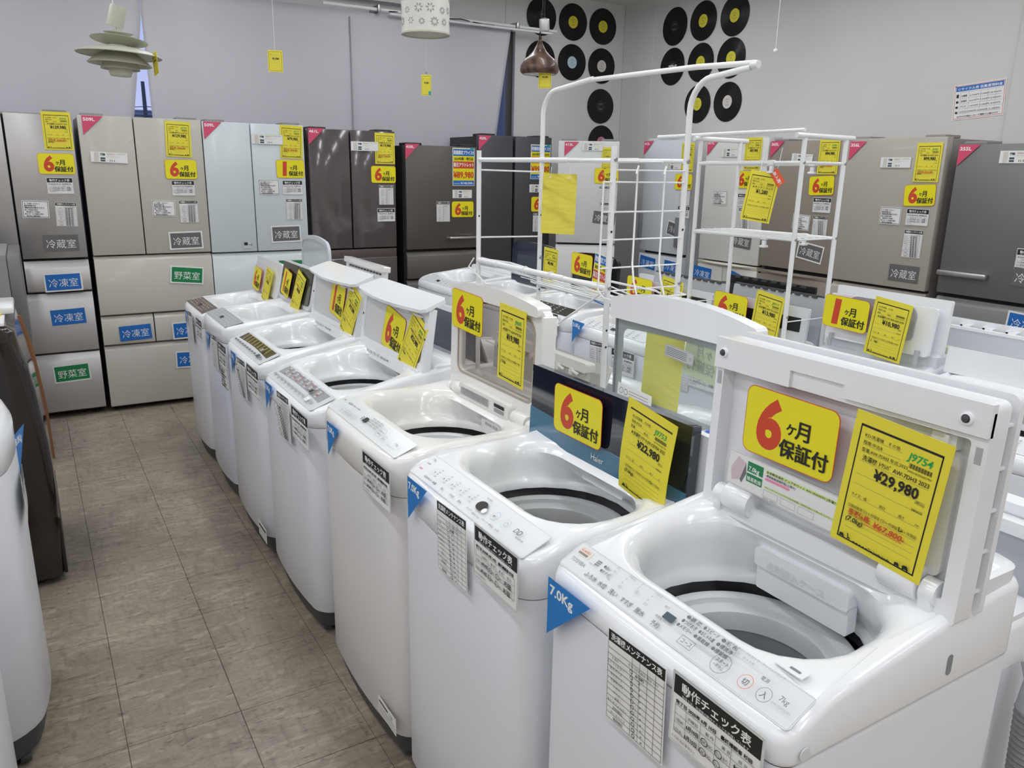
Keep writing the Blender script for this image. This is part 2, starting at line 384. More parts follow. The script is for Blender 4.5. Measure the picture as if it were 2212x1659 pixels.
# ================================================================ THE SETTING
WALL = mat('wall_paint', (.66, .645, .63), .7, bump=.15, bscale=120, noise=.04, nscale=1.5)
WALLR = mat('wall_paint_right', (.66, .645, .63), .7, bump=.15, bscale=120, noise=.04, nscale=1.5)
CEIL = mat('ceiling_board', (.74, .74, .72), .8, bump=.2, bscale=60)
ALU = mat('bronze_aluminium', (.10, .095, .09), .35, metal=.7)
def floor_mat():
    m = bpy.data.materials.new('worn_vinyl_tile'); m.use_nodes = True; n = m.node_tree; b = n.nodes['Principled BSDF']; L = n.links.new
    g = n.nodes.new('ShaderNodeNewGeometry')
    def noise(sc_, det, scale3=None, rot=None, dist=0):
        mp = n.nodes.new('ShaderNodeMapping'); L(g.outputs['Position'], mp.inputs[0])
        if scale3: mp.inputs['Scale'].default_value = scale3
        if rot: mp.inputs['Rotation'].default_value = rot
        t = n.nodes.new('ShaderNodeTexNoise'); L(mp.outputs[0], t.inputs['Vector']); t.inputs['Scale'].default_value = sc_; t.inputs['Detail'].default_value = det; t.inputs['Distortion'].default_value = dist; return t.outputs[0]
    def rng(v, a, b_, c, d):
        r = n.nodes.new('ShaderNodeMapRange'); L(v, r.inputs[0]); r.inputs[1].default_value = a; r.inputs[2].default_value = b_; r.inputs[3].default_value = c; r.inputs[4].default_value = d; return r.outputs[0]
    def mul(a, b_, op='MULTIPLY'):
        x = n.nodes.new('ShaderNodeMath'); x.operation = op; L(a, x.inputs[0]) if not isinstance(a, float) else setattr(x.inputs[0], 'default_value', a); L(b_, x.inputs[1]) if not isinstance(b_, float) else setattr(x.inputs[1], 'default_value', b_); return x.outputs[0]
    big = rng(noise(1.6, 8, None, None, .8), .32, .68, .74, 1.20)
    fine = rng(noise(55, 8), .3, .7, .84, 1.10)
    s1 = rng(noise(5, 10, (1, 7, 1), (0, 0, .35), .8), .52, .66, 1.0, .78)
    s4 = rng(noise(14, 12, (1, 20, 1), (0, 0, .9), 1.0), .60, .64, 1.0, 1.15)
    s5 = rng(noise(14, 12, (1, 20, 1), (0, 0, -.25), 1.0), .60, .64, 1.0, 1.12)
    s2 = rng(noise(7, 10, (7, 1, 1), (0, 0, .2), .7), .54, .68, 1.0, .80)
    s3 = rng(noise(3.5, 10, (1, 3, 1), (0, 0, -.6), 2.5), .56, .60, 1.0, 1.24)
    sp_ = rng(noise(22, 10, (1, 2.5, 1), (0, 0, .5), 1.2), .60, .70, 1.0, .55)
    v = mul(mul(mul(mul(mul(mul(mul(big, fine), s1), s2), s3), sp_), s4), s5)
    mx = n.nodes.new('ShaderNodeMix'); mx.data_type = 'RGBA'; mx.blend_type = 'MULTIPLY'; mx.inputs[0].default_value = 1
    mx.inputs[6].default_value = (.31, .262, .205, 1); L(v, mx.inputs[7]); L(mx.outputs[2], b.inputs['Base Color'])
    L(rng(noise(16, 5), .3, .7, .24, .5), b.inputs['Roughness'])
    bp = n.nodes.new('ShaderNodeBump'); bp.inputs['Strength'].default_value = .12; bp.inputs['Distance'].default_value = .002; L(noise(60, 4), bp.inputs['Height']); L(bp.outputs[0], b.inputs['Normal'])
    return m
FLOORM = floor_mat(); GROUT = mat('tile_joint_dirt', (.15, .13, .105), .8)
fl = struct(box('floor', XL, XR, YF, YB, -.10, -.003, GROUT))
tbm = bmesh.new(); bxx(tbm, .0008, .2992, .0008, .2992, -.003, 0, .0006, 0, 1); tme = fin(tbm, 'floor_tile', FLOORM, fl)
first = True
for i in range(12):
    for j in range(20):
        x, y = .063-.9+.3*i, 2.087-1.5+.3*j
        if y+.3 > YB: continue
        if first: tme.location = (x, y, 0); first = False
        else:
            o = link('floor_tile', tme.data, fl); o.location = (x, y, random.uniform(-.0003, .0002))
bm = bmesh.new()
for x0, x1, y0, y1 in ((XL, -.8375, YF, YB), (2.7635, XR, YF, YB), (-.8365, 2.7625, YF, .586), (-.8365, 2.7625, 5.988, YB)): bxx(bm, x0, x1, y0, y1, -.003, 0)
o = fin(bm, 'floor_tile_field', FLOORM, fl); o['kind'] = 'stuff'
struct(box('ceiling', XL, XR, YF, YB, ZC, ZC+.1, CEIL))
struct(box('wall_right', XR, XR+.15, YF, YB+.15, 0, ZC, WALLR))
struct(box('wall_left', XL-.15, XL, YF, YB+.15, 0, ZC, WALL))
struct(box('wall_front', XL-.15, XR+.15, YF-.15, YF, 0, ZC, WALL))
# back wall with the window opening
WX0, WX1, WZ0, WZ1 = -3.4, 3.70, 1.15, 2.66
bm = bmesh.new()
bxx(bm, XL-.15, XR+.15, YB, YB+.15, 0, WZ0); bxx(bm, XL-.15, XR+.15, YB, YB+.15, WZ1, ZC)
bxx(bm, XL-.15, WX0, YB, YB+.15, WZ0, WZ1); bxx(bm, WX1, XR+.15, YB, YB+.15, WZ0, WZ1)
struct(fin(bm, 'wall_back', WALL))
struct(box('trim_1', 4.60, 4.87, 5.73, 6.13, 0, ZC, WALLR)).hide_render = False
bpy.data.objects['trim_1'].location = (.262, 0, 0)
struct(box('trim_2', 4.845, 4.869, 1.2, 2.61, 0, ZC, mat('pillar_paint', (.60, .60, .59), .6)))
JT = mat('wall_joint', (.40, .38, .36), .8)
struct(box('trim_3', 3.60, 3.603, YB-.002, YB+.01, WZ1, ZC, JT))
struct(box('trim_4', 4.853, 4.856, YB-.002, YB+.01, 0, ZC, JT))
for i, (wx0, wx1) in enumerate(((-3.4, -1.55), (-1.55, .30), (.30, 1.02), (1.02, 1.90), (1.90, 2.76), (2.76, 3.70))):
    f = bmesh.new(); M = frame((wx0, YB+.07, WZ0), (1, 0, 0), (0, 0, 1)); W_, H_ = wx1-wx0, WZ1-WZ0
    prism(f, rrect(0, W_, 0, H_, .001, k=1, m=1), -.03, .03, M, rrect(.045, W_-.045, .05, H_-.05, .001, k=1, m=1))
    wn = struct(fin(f, 'window_%d' % (i+1), ALU, smooth=0))
    g = box('window_pane', wx0+.04, wx1-.04, YB+.066, YB+.072, WZ0+.04, WZ1-.04, glass('window_glass', (.8, .83, .85), .05), wn)
# baseboards
struct(box('baseboard_back', XL, XR-.03, YB-.012, YB, 0, .08, mat('baseboard', (.12, .11, .10), .6)))
struct(box('baseboard_right', XR-.012, XR, YF, 5.7, 0, .08, MT['baseboard']))
# ceiling lamps
for i, (lx, ly) in enumerate(LAMPS):
    q = thing('ceiling_light', 'white twin tube fluorescent fitting on the ceiling', 'ceiling lamp', (lx, ly, ZC), 0, 'fluorescent fittings on the shop ceiling')
    box('housing', -.11, .11, -.63, .63, -.045, -.001, WHITE, q, .008)
    for dx in (-.05, .05):
        b_ = bmesh.new(); tube(b_, [(dx, -.59, -.062), (dx, .59, -.062)], .014, 10); fin(b_, 'tube', mat('lit_tube', (.95, .98, 1), .4, emit=3), q)
# outside: neighbour building, utility pole
DK = mat('dusk_building', (.02, .035, .06), .8)
bd = tag(box('neighbour_building', -14, 13, 34, 44, -.1, 2.7, DK), 'dark low building across the street, seen in the curtain gap', 'building')
bm = bmesh.new(); M = frame((-8.5, 34, 5.0), (1, 0, 0), (0, 0, 1)); loft(bm, [[Vector((-14.5, 33.5, 2.7)), Vector((-14.5, 39, 3.75)), Vector((-14.5, 44.5, 2.7))], [Vector((13.5, 33.5, 2.7)), Vector((13.5, 39, 3.75)), Vector((13.5, 44.5, 2.7))]], True, True, True)
fin(bm, 'roof', mat('dusk_roof', (.03, .055, .10), .6), bd, 0)
tag(box('office_building', 15, 40, 30, 42, -.1, 14, mat('dusk_blue_wall', (.03, .06, .15), .7)), 'tall dark blue building filling the narrow strip right of the curtain', 'building')
pp = at_d(315, 250, 24.0); pt = at_d(309, 176, 24.0)
POLE = mat('pole_concrete', (.05, .06, .09), .8)
q = thing('utility_pole', 'dark utility pole with crossarms and wires behind the curtain gap', 'utility pole', (pp.x, pp.y, 0))
dz = pt.z
b_ = bmesh.new(); tube(b_, [(0, 0, 0), (0, 0, dz)], [.075, .045], 10); fin(b_, 'pole', POLE, q)
b_ = bmesh.new(); tube(b_, [(-.9, 0, dz-.85), (.55, 0, dz-.85)], .025, 6)
for x in (-.75, -.35, .4): tube(b_, [(x, 0, dz-.85), (x, 0, dz-.65)], .022, 6)
fin(b_, 'crossarm', POLE, q)
b_ = bmesh.new(); tube(b_, [(-.7, 0, dz-2.4), (.3, 0, dz-2.3)], .02, 6); lathe(b_, [(.01, 0), (.10, .02), (.10, .28), (.01, .3)], (-.32, 0, dz-2.62), 12); fin(b_, 'transformer', POLE, q)
b_ = bmesh.new()
for z, sl in ((dz-.62, .2), (dz-.75, -.1), (dz-2.3, .35), (dz-2.6, -.2), (dz-2.9, .3)):
    tube(b_, [(-14, 2, z-sl*3), (-7, 1, z-.45-sl), (0, 0, z), (7, -1, z-.4+sl), (14, -2, z+sl*2)], .010, 5)
fin(b_, 'wire', POLE, q)
tag(box('ground', -40, 60, 6.4, 60, -.3, -.12, mat('asphalt', (.05, .05, .05), .9)), 'dark ground outside the shop window', 'ground')
# curtains
def cloth_mat():
    m = bpy.data.materials.new('curtain_cloth'); m.use_nodes = True; n = m.node_tree; b = n.nodes['Principled BSDF']; o = n.nodes['Material Output']
    b.inputs['Base Color'].default_value = (.71, .70, .745, 1); b.inputs['Roughness'].default_value = .75
    t = n.nodes.new('ShaderNodeBsdfTranslucent'); t.inputs[0].default_value = (.62, .61, .64, 1); mx = n.nodes.new('ShaderNodeMixShader'); mx.inputs[0].default_value = .30
    n.links.new(b.outputs[0], mx.inputs[1]); n.links.new(t.outputs[0], mx.inputs[2]); n.links.new(mx.outputs[0], o.inputs[0])
    tcn = n.nodes.new('ShaderNodeTexCoord'); wv = n.nodes.new('ShaderNodeTexNoise'); mp = n.nodes.new('ShaderNodeMapping'); mp.inputs['Scale'].default_value = (1, 1, .06)
    n.links.new(tcn.outputs['Object'], mp.inputs[0]); n.links.new(mp.outputs[0], wv.inputs[0]); wv.inputs['Scale'].default_value = 220
    bp = n.nodes.new('ShaderNodeBump'); bp.inputs['Strength'].default_value = .25; bp.inputs['Distance'].default_value = .002; n.links.new(wv.outputs[0], bp.inputs['Height']); n.links.new(bp.outputs[0], b.inputs['Normal']); return m
CLOTH = cloth_mat()
def curtain(xl, xr, z0, z1, y, label, seed):
    """xl(z), xr(z) give the edges"""
    rnd = random.Random(seed); ph = [rnd.uniform(0, 6.28) for _ in range(6)]
    bm = bmesh.new(); nx, nz = 90, 24; G = []
    for k in range(nz+1):
        z = z0+(z1-z0)*k/nz; a, b = xl(z), xr(z); row = []
        for i in range(nx+1):
            x = a+(b-a)*i/nx
            d = .011*math.sin(x*3.1+ph[0])+.008*math.sin(x*7.3+ph[1]+z*1.2)+.007*math.sin(x*2+z*2.4+ph[2])+.004*math.sin(x*17+ph[3]+1.8*z)
            if z > z1-.05: d *= .3
            row.append(bm.verts.new((x, y+d, z)))
        G.append(row)
    for k in range(nz):
        for i in range(nx): bm.faces.new((G[k][i], G[k][i+1], G[k+1][i+1], G[k+1][i]))
    o = fin(bm, 'curtain', CLOTH, smooth=180)
    md = o.modifiers.new('s', 'SOLIDIFY'); md.thickness = .0015
    return tag(o, label, 'curtain', 'cloth curtains over the shop windows')
YC = 6.02
curtain(lambda z: -3.6, lambda z: .795-(2.46-z)*.165 if z < 2.46 else .795, .6, 2.74, YC, 'pale grey cloth curtain left of the narrow sky gap', 1)
c2 = curtain(lambda z: .797 if z > 2.46 else .797+(2.46-z)*.012, lambda z: 3.575-(2.61-z)*.155, .6, 2.645, YC-.012, 'pale grey cloth curtain between the sky gap and the dark window strip', 2)
box('seam', 2.198, 2.202, YC-.045, YC-.02, .6, 2.60, mat('curtain_seam', (.45, .44, .47), .8), c2)
# soffit band and rail above the curtain
struct(box('trim_5', XL, 3.0, YB-.09, YB, 2.74, ZC, WALL))
rl = thing('curtain_rail', 'thin white metal curtain rail on two brackets, running to the wall of records', 'curtain rail', (0, 0, 0))
b_ = bmesh.new(); p0, p1 = at(843, 36, 'Y', 5.97), at(1182, 77, 'Y', 5.97); p0.z = p1.z = 2.655
tube(b_, [(2.0, 5.985, 2.67), (4.02, 5.985, 2.67)], .012, 8); tube(b_, [(2.5, 5.96, 2.645), (3.96, 5.96, 2.645)], .009, 8); fin(b_, 'rail', RACK, rl)
for x in (2.42, 3.62): box('bracket', x-.012, x+.012, 5.95, YB, 2.65, 2.70, STEEL, rl, .003)
b_ = bmesh.new(); tube(b_, [(2.5+.1*i, 5.97+.01*math.sin(i*2.), 2.662+.01*math.sin(i*1.3)) for i in range(10)], .004, 5); fin(b_, 'cord', BLACK, rl)
# ================================================================ RECORDS
VINYL = mat('vinyl', (.008, .008, .008), .25, spec=.35)
def groove_mat():
    m = MT['vinyl']; n = m.node_tree; b = n.nodes['Principled BSDF']; g = n.nodes.new('ShaderNodeTexCoord'); gr = n.nodes.new('ShaderNodeTexWave')
    gr.wave_type = 'RINGS'; gr.rings_direction = 'Z'; gr.inputs['Scale'].default_value = 110; n.links.new(g.outputs['Object'], gr.inputs[0])
    bp = n.nodes.new('ShaderNodeBump'); bp.inputs['Strength'].default_value = .3; bp.inputs['Distance'].default_value = .001; n.links.new(gr.outputs[1], bp.inputs['Height']); n.links.new(bp.outputs[0], b.inputs['Normal'])
groove_mat()
def record(p, ax, lab, label, txt=None):
    q = thing('vinyl_record', label, 'record', p, 0, 'vinyl records on the shop walls')
    n = Vector((-1, 0, 0)) if ax == 'X' else Vector((0, -1, 0)); s = Vector((0, -1, 0)) if ax == 'X' else Vector((1, 0, 0))
    M = frame((0, 0, 0), s, (0, 0, 1)); W3 = M.to_4x4()
    bm = bmesh.new(); lathe(bm, [(0, -.001), (.148, -.001), (.15, .0003), (.1485, .002), (.128, .0014), (.127, .002), (.098, .0014), (.097, .002), (.06, .0014), (.056, .002), (.0, .002)], n=48)
    d = fin(bm, 'disc', VINYL, q, 30); d.matrix_local = M
    c = Card(.1, .1); c.z = 0.0022; c.poly([(.05+.05*math.cos(2*PI*i/32), .05+.05*math.sin(2*PI*i/32)) for i in range(32)], lab)
    pm = PK if lab not in (BLACK,) else PWL
    for i, (yy, ww) in enumerate(((.072, .03), (.065, .045), (.03, .05), (.022, .03))): c.rect(.05-ww/2, yy, ww, .0018, PLG if lab is BLACK else PG)
    if txt: c.text(txt, .0, .022, .055, PWL, .04, width=.1, shear=.2)
    c.poly([(.05+.004*math.cos(2*PI*i/12), .05+.004*math.sin(2*PI*i/12)) for i in range(12)], PK)
    o = link('centre_label', c.mesh('centre_label'), q, M)
LY = mat('label_yellow_record', (.72, .64, .04), .5); LB = mat('label_ice', (.45, .62, .68), .5); LW = mat('label_offwhite', (.66, .62, .58), .5); LP = mat('label_rose', (.6, .2, .33), .5)
for x, z, l, t in ((3.955, 2.80, BLACK, 'black labelled record above the wooden lamp, behind the silver lampholder'), (4.283, 2.79, LY, 'yellow labelled record, top row of the back wall, second from the corner'), (4.608, 2.785, LY, 'yellow labelled record, top row of the back wall, nearest the corner'),
                   (3.955, 2.463, BLACK, 'record half hidden behind the wooden pendant lamp'), (4.286, 2.463, LB, 'record with pale blue label beside the wooden lamp'), (4.612, 2.457, LW, 'record with off-white label in the second row, back wall'),
                   (4.62, 2.114, BLACK, 'black labelled record alone in the third row of the back wall'), (4.645, 1.80, LP, 'record with rose label, lowest on the back wall, cut by a fridge top')):
    record((x, YB-.004, z), 'Y', l, t)
for y, z, l, t, tx in ((5.467, 2.727, BLACK, 'black labelled record, top left of the right wall group', None), (5.133, 2.726, LY, 'yellow labelled record, top middle of the right wall group', None), (4.793, 2.719, LY, 'yellow labelled record, top right of the right wall group', None),
                       (5.467, 2.411, BLACK, 'record with large silver letters TRF on its label', 'TRF'), (5.13, 2.412, LY, 'yellow labelled record in the centre of the right wall group', None), (4.795, 2.413, LY, 'yellow labelled record, second row, crossed by the rack rail', None),
                       (5.131, 2.091, LY, 'yellow labelled record behind the rack post, bottom row of the right wall', None), (4.795, 2.089, LW, 'record with white label, bottom right of the right wall group', None)):
    record(((XR if y < 5.73 else XR)-.004, y, z), 'X', l, t, tx)
# poster
c = Card(.30, .20, PW, 0, .0008); c.frm(.006, .006, .288, .188, .0025, PR); c.rect(.012, .162, .276, .028, PBLUE); c.text('リサイクル券 収集運搬料金', .02, .168, .017, PWL, .03, width=.26)
c.rects([(.04, y, .245, .0008) for y in (.155, .12, .09, .062, .035)]+[(x, .035, .0008, .12) for x in (.04, .09, .16, .2, .245)], PG)
for i, (t, a) in enumerate((('冷蔵庫', '3,740円 5,500円 8,700円'), ('洗濯機', '2,530円 3,300円 5,830円'), ('テレビ', '1,870円 2,200円 4,070円'), ('エアコン', '990円 4,400円 5,390円'))):
    c.text(t, .045, .13-i*.03, .012, PK, .01); c.text(a, .095, .13-i*.03, .010, PK, width=.18); c.rect(.017, .126-i*.03, .014, .02 if i == 0 else .012, PK)
c.text('※リサイクル料金メーカー・種類等により異なります', .03, .014, .010, PK, .02, width=.24)
o = tag(bpy.data.objects.new('recycling_fee_poster', c.mesh('recycling_fee_poster')), 'white poster with blue heading and red border on the right wall', 'poster'); col.objects.link(o)
o.matrix_world = frame(at(2114, 216, 'X', XR-.001)+Vector((-.001, 0, 0)), (0, -math.cos(.07), math.sin(.07)), (0, math.sin(.07), math.cos(.07)))
b_ = box('pin', -.003, .003, -.003, .003, 0, .005, PR, o); b_.location = (-.14, .093, 0)
# ================================================================ FRIDGES
def steelmat(name, c, rough=.32, metal=.75, nz=.05): return mat(name, c, rough, metal, noise=nz, nscale=9, stretch=(1, 1, 60) if 'v' in name[-1] else (.6, .6, 90))
SILV = steelmat('brushed_silver', (.47, .455, .45), .36)
CHAMP = mat('champagne_glass_door', (.50, .48, .43), .33, coat=.08, noise=.03, nscale=12, stretch=(.4, .4, 40))
ICE = mat('ice_white_glass_door', (.62, .68, .71), .25, coat=.12)
BROWN = mat('brown_mirror_door', (.095, .08, .08), .12, coat=.4)
BRSTL = mat('bronze_steel_door', (.125, .115, .105), .38, metal=.45, noise=.05, nscale=9, stretch=(.6, .6, 90))
SLATE = mat('slate_steel_door', (.075, .075, .085), .42, metal=.3)
FWHITE = mat('fridge_white', (.66, .67, .68), .3)
FPALE = mat('fridge_pale_blue_white', (.62, .65, .70), .2, coat=.3)
FCREAM = mat('fridge_cream_white', (.68, .67, .645), .35)
TRIMC = mat('ivory_trim', (.62, .60, .50), .4)
TAUPE = mat('taupe_door', (.30, .265, .22), .42, metal=.15)
CHAMP2 = mat('champagne_door', (.42, .39, .335), .3, coat=.1)
GSTEEL = mat('dark_grey_steel_door', (.20, .205, .20), .42, metal=.5)
SIDEG = mat('fridge_side_grey', (.24, .235, .23), .5); SIDEB = mat('fridge_side_black', (.02, .02, .02), .5); SIDEW = mat('fridge_side_white', (.60, .61, .62), .5)
GASK = mat('door_gasket', (.03, .03, .032), .7); CHROME = mat('chrome_bar', (.62, .62, .62), .2, metal=1)
def panel(q, nm, x0, x1, z0, z1, m, grip=0, th=.055, mgrip=None, bev=.004):
    """a door or drawer front from y=-th to 0; with a finger recess along its top"""
    bm = bmesh.new()
    if grip:
        prof = [(0, z0), (-th+.006, z0), (-th, z0+.006), (-th, z1-grip), (-th+.002, z1-grip+.003), (-th+.022, z1-.002), (0, z1)]
        loft(bm, [[Vector((x0, y, z)) for y, z in prof], [Vector((x1, y, z)) for y, z in prof]], True, True, True)
    else: bxx(bm, x0, x1, -th, 0, z0, z1, bev)
    return fin(bm, nm, m, q)
def fridge(label, p, rz, W, H, D, mdoor, mside, panels, depth_th=.055, feet=True, caps=True, zb=.045):
    q = thing('refrigerator', label, 'fridge', p, rz, 'used refrigerators along the walls')
    bm = bmesh.new(); bxx(bm, .004, W-.004, .006, D, zb, H-.018, .006); fin(bm, 'body', mside, q)
    box('gasket', .012, W-.012, -.004, .0055, zb+.01, H-.03, GASK, q)
    for t in panels:
        nm, x0, x1, z0, z1, grip = t[:6]; panel(q, nm, x0, x1, z0, z1, mdoor, grip, depth_th)
    if caps:
        for x in ((.02, .14), (W-.14, W-.02)): box('hinge_cover', x[0], x[1], -.045, .10, H-.0175, H+.002, mside, q, .006)
    if feet:
        for x in (.05, W-.05):
            b = bmesh.new(); lathe(b, [(0, 0), (.022, 0), (.022, .012), (.012, .014), (.012, .0445), (0, .0445)], (x, .03, 0), 14); fin(b, 'foot', BLACK, q)
        b = bmesh.new(); bxx(b, W*.28, W*.52, .0, .05, .018, .044, .004); fin(b, 'kick_latch', GREYL, q)
    return q
YP = 5.44; YQ = YP+.0555
def back(label, x0, x1, H, mdoor, mside, panels, **k):
    return fridge(label, (x0, YQ, 0), 0, x1-x0, H, .455, mdoor, mside, panels, **k)
# F1 silver six-door at the far left of the back row
W_ = .683; f1 = back('brushed silver multi-drawer fridge at the left end of the back row, priced 129,980', -.392, .291, 1.825, SILV, SIDEG,
    [('door', 0, .336, .985, 1.80, 0), ('door', .346, W_, .985, 1.80, 0), ('drawer', 0, .336, .787, .972, .042), ('drawer', .346, W_, .787, .972, .042), ('drawer', 0, W_, .414, .778, .042), ('drawer', 0, W_, .040, .405, .042)])
W_ = .682; f2 = back('champagne glass-front fridge labelled 509L priced 129,980', .320, 1.002, 1.815, CHAMP, SIDEG,
    [('door', 0, .292, .992, 1.805, 0), ('door', .298, W_, .992, 1.805, 0), ('drawer', 0, W_, .621, .985, .028), ('drawer', 0, .297, .432, .614, .028), ('drawer', .304, W_, .432, .614, .028), ('drawer', 0, W_, .032, .425, .028)])
W_ = .640; f3 = back('bluish white glass-front fridge labelled 509L priced 79,980', 1.008, 1.648, 1.812, ICE, SIDEG,
    [('door', 0, .290, .985, 1.80, 0), ('door', .296, W_, .985, 1.80, 0), ('drawer', 0, W_, .62, .978, .028), ('drawer', 0, .31, .43, .613, .028), ('drawer', .317, W_, .43, .613, .028), ('drawer', 0, W_, .032, .423, .028)])
W_ = .640; f4 = back('dark brown mirror-front fridge labelled 461L', 1.667, 2.307, 1.795, BROWN, SIDEB,
    [('door', .012, .296, .982, 1.785, 0), ('door', .308, W_-.006, .982, 1.785, 0), ('drawer', .012, W_-.006, .62, .905, 0), ('drawer', .012, W_-.006, .33, .612, 0), ('drawer', .012, W_-.006, .045, .322, 0)])
BRB = mat('brown_trim_band', (.10, .075, .07), .4)
box('trim_band', .012, W_-.006, -.05, 0, .912, .972, BRB, f4, .003); box('chrome_strip', .012, W_-.006, -.056, 0, .905, .911, CHROME, f4)
W_ = .590; f5 = back('bronze steel fridge labelled 430L with outlet poster 89,980', 2.376, 2.966, 1.715, BRSTL, SIDEB,
    [('door', .006, W_, .955, 1.70, 0), ('drawer', .006, W_, .735, .938, .035), ('drawer', .006, W_, .40, .728, .035), ('drawer', .006, W_, .045, .393, .035)])
b = bmesh.new(); tube(b, [(.335, -.058, 1.035), (.345, -.085, 1.035), (.565, -.085, 1.035), (.575, -.058, 1.035)], .011, 8); fin(b, 'handle', CHROME, f5)
W_ = .650; f6 = back('slate grey two-door fridge labelled 420L in the back corner', 2.988, 3.638, 1.80, SLATE, SIDEB,
    [('door', 0, .293, .81, 1.79, 0), ('door', .315, W_, .81, 1.79, 0), ('drawer', 0, W_, .42, .80, .03), ('drawer', 0, W_, .045, .41, .03)])
# F7 turned towards the aisle in the corner
pl = at_d(1204, 400, 6.42); pr = at_d(1334, 400, 6.42); rz7 = math.atan2(pr.y-pl.y, pr.x-pl.x); W7 = (pr.xy-pl.xy).length
n7 = Vector((math.sin(rz7), -math.cos(rz7), 0))
f7 = fridge('white fridge labelled 412L standing askew in the corner beside the slate fridge', (pl.x-n7.x*.0555, pl.y-n7.y*.0555, 0), rz7, W7, 1.78, .52, FWHITE, SIDEG,
    [('door', 0, W7, .985, 1.765, 0), ('drawer', 0, W7, .62, .97, .03), ('drawer', 0, W7, .05, .61, .03)])
XP = 4.30
def right(label, y0, y1, H, mdoor, mside, panels, **k):
    return fridge(label, (XP+.0555, y0, 0), -PI/2, y0-y1, H, .50, mdoor, mside, panels, **k)
W_ = .50; f8 = right('pale blue-white fridge labelled 412L against the right wall, behind the tall rack', 5.086, 4.586, 1.795, FPALE, SIDEW,
    [('door', 0, W_, .925, 1.78, 0), ('drawer', 0, W_*.48, .70, .905, .01), ('drawer', W_*.5, W_, .70, .905, .01), ('drawer', 0, W_, .05, .69, .03)])
HG = mat('handle_grey', (.19, .20, .22), .35); box('handle', .43, .485, -.085, -.054, .98, 1.21, HG, f8, .008); box('handle', -.008, .02, -.08, -.05, 1.0, 1.22, HG, f8, .006)
W_ = .575; f9 = right('cream white fridge labelled 411L behind the low rack', 4.403, 3.828, 1.785, FCREAM, SIDEW,
    [('door', 0, W_, .925, 1.775, 0), ('drawer', 0, W_*.44, .65, .885, .0), ('drawer', W_*.45, W_, .65, .885, .0), ('drawer', 0, W_, .05, .64, .03)])
b = bmesh.new(); N = 14
loft(b, [[Vector((W_*i/N, -.055-.02*math.sin(PI*i/N), .915)), Vector((W_*i/N, -.055-.03*math.sin(PI*i/N), .905)), Vector((W_*i/N, -.045, .882)), Vector((W_*i/N, 0, .882)), Vector((W_*i/N, 0, .915))] for i in range(N+1)], True, True, True); fin(b, 'ivory_band', TRIMC, f9)
W_ = .572; f10 = right('taupe fridge labelled 365L priced 64,980', 3.815, 3.243, 1.765, TAUPE, SIDEG,
    [('door', 0, W_, .935, 1.752, 0), ('drawer', 0, W_, .615, .895, .0), ('drawer', 0, W_, .05, .605, .03)])
for z in (.912, .62-.012):
    b = bmesh.new(); loft(b, [[Vector((W_*i/N, -.055-.028*math.sin(PI*i/N), z)), Vector((W_*i/N, -.055-.03*math.sin(PI*i/N), z-.012)), Vector((W_*i/N, -.055, z-.03)), Vector((W_*i/N, -.04, z))] for i in range(N+1)], True, True, True); fin(b, 'grip', TAUPE, f10)
W_ = .618; f11 = right('champagne fridge labelled 356L priced 99,980 against the right wall', 3.218, 2.60, 1.765, CHAMP2, mat('fridge_side_taupe', (.27, .245, .235), .4),
    [('door', 0, W_, .915, 1.755, 0), ('drawer', 0, W_, .615, .90, .03), ('drawer', 0, W_, .05, .605, .03)])
W_ = .60; f12 = right('dark grey steel fridge labelled 355L at the right end of the wall', 2.533, 1.933, 1.725, GSTEEL, SIDEG,
    [('door', 0, W_, .925, 1.712, 0), ('drawer', 0, W_, .62, .905, .035), ('drawer', 0, W_, .05, .61, .03)])
b = bmesh.new(); bxx(b, 0, .27, -.086, -.060, 1.022, 1.052, .008); bxx(b, .0, .05, -.08, -.05, 1.026, 1.048, .002); bxx(b, .22, .26, -.08, -.05, 1.026, 1.048, .002); fin(b, 'handle', mat('brushed_handle', (.5, .5, .5), .3, metal=.9), f12)
f13 = right('plain grey fridge right of the 355L one, only a sliver in view', 1.90, 1.30, 1.725, GSTEEL, SIDEG, [('door', 0, .6, .925, 1.712, 0), ('drawer', 0, .6, .05, .905, .035)])
def Y(q, me, u, v, a=0, **k): return stick(me, q, u, v, 'Y', YP, a, **k)
def X(q, me, u, v, a=0, **k): return stick(me, q, u, v, 'X', XP, a, **k)
def tcard(q, fn, me, u, v, w=.112, h=.108):   # a capacity label hung from its top left corner
    P = at(u, v, 'Y' if fn is Y else 'X', YP if fn is Y else XP)
    ax = 'Y' if fn is Y else 'X'; P = P+(Vector((w/2, 0, -h/2)) if ax == 'Y' else Vector((0, -w/2, -h/2))); stick(me, q, P, 0, ax, 0)
T509, T412 = tri('509L', PPINK), tri('412L', PPINK)
ref = '¥348,000-'
def fp(p, m='冷蔵庫 R-HW47S 2024', c='J9705', r=None): return price_card(p, c, m, r, '(509L)')
Y(f1, fp('129,980', r=ref), 124, 283); Y(f1, W6, 122, 354); Y(f1, CHECK, 130, 401, kx=.85, ky=.85); Y(f1, NOTICE, 77, 452, -2); Y(f1, MAINTFD, 143.5, 463, -2, kx=.85, ky=.88)
Y(f1, SG['冷蔵室', False], 132, 525, 0); Y(f1, SG['冷凍室', True], 137, 609, 1); Y(f1, SG['冷凍室', False], 148, 684, 2); Y(f1, SG['冷凍室', True], -3, 613, 0); Y(f1, SG['野菜室', True], 156, 805, 2)
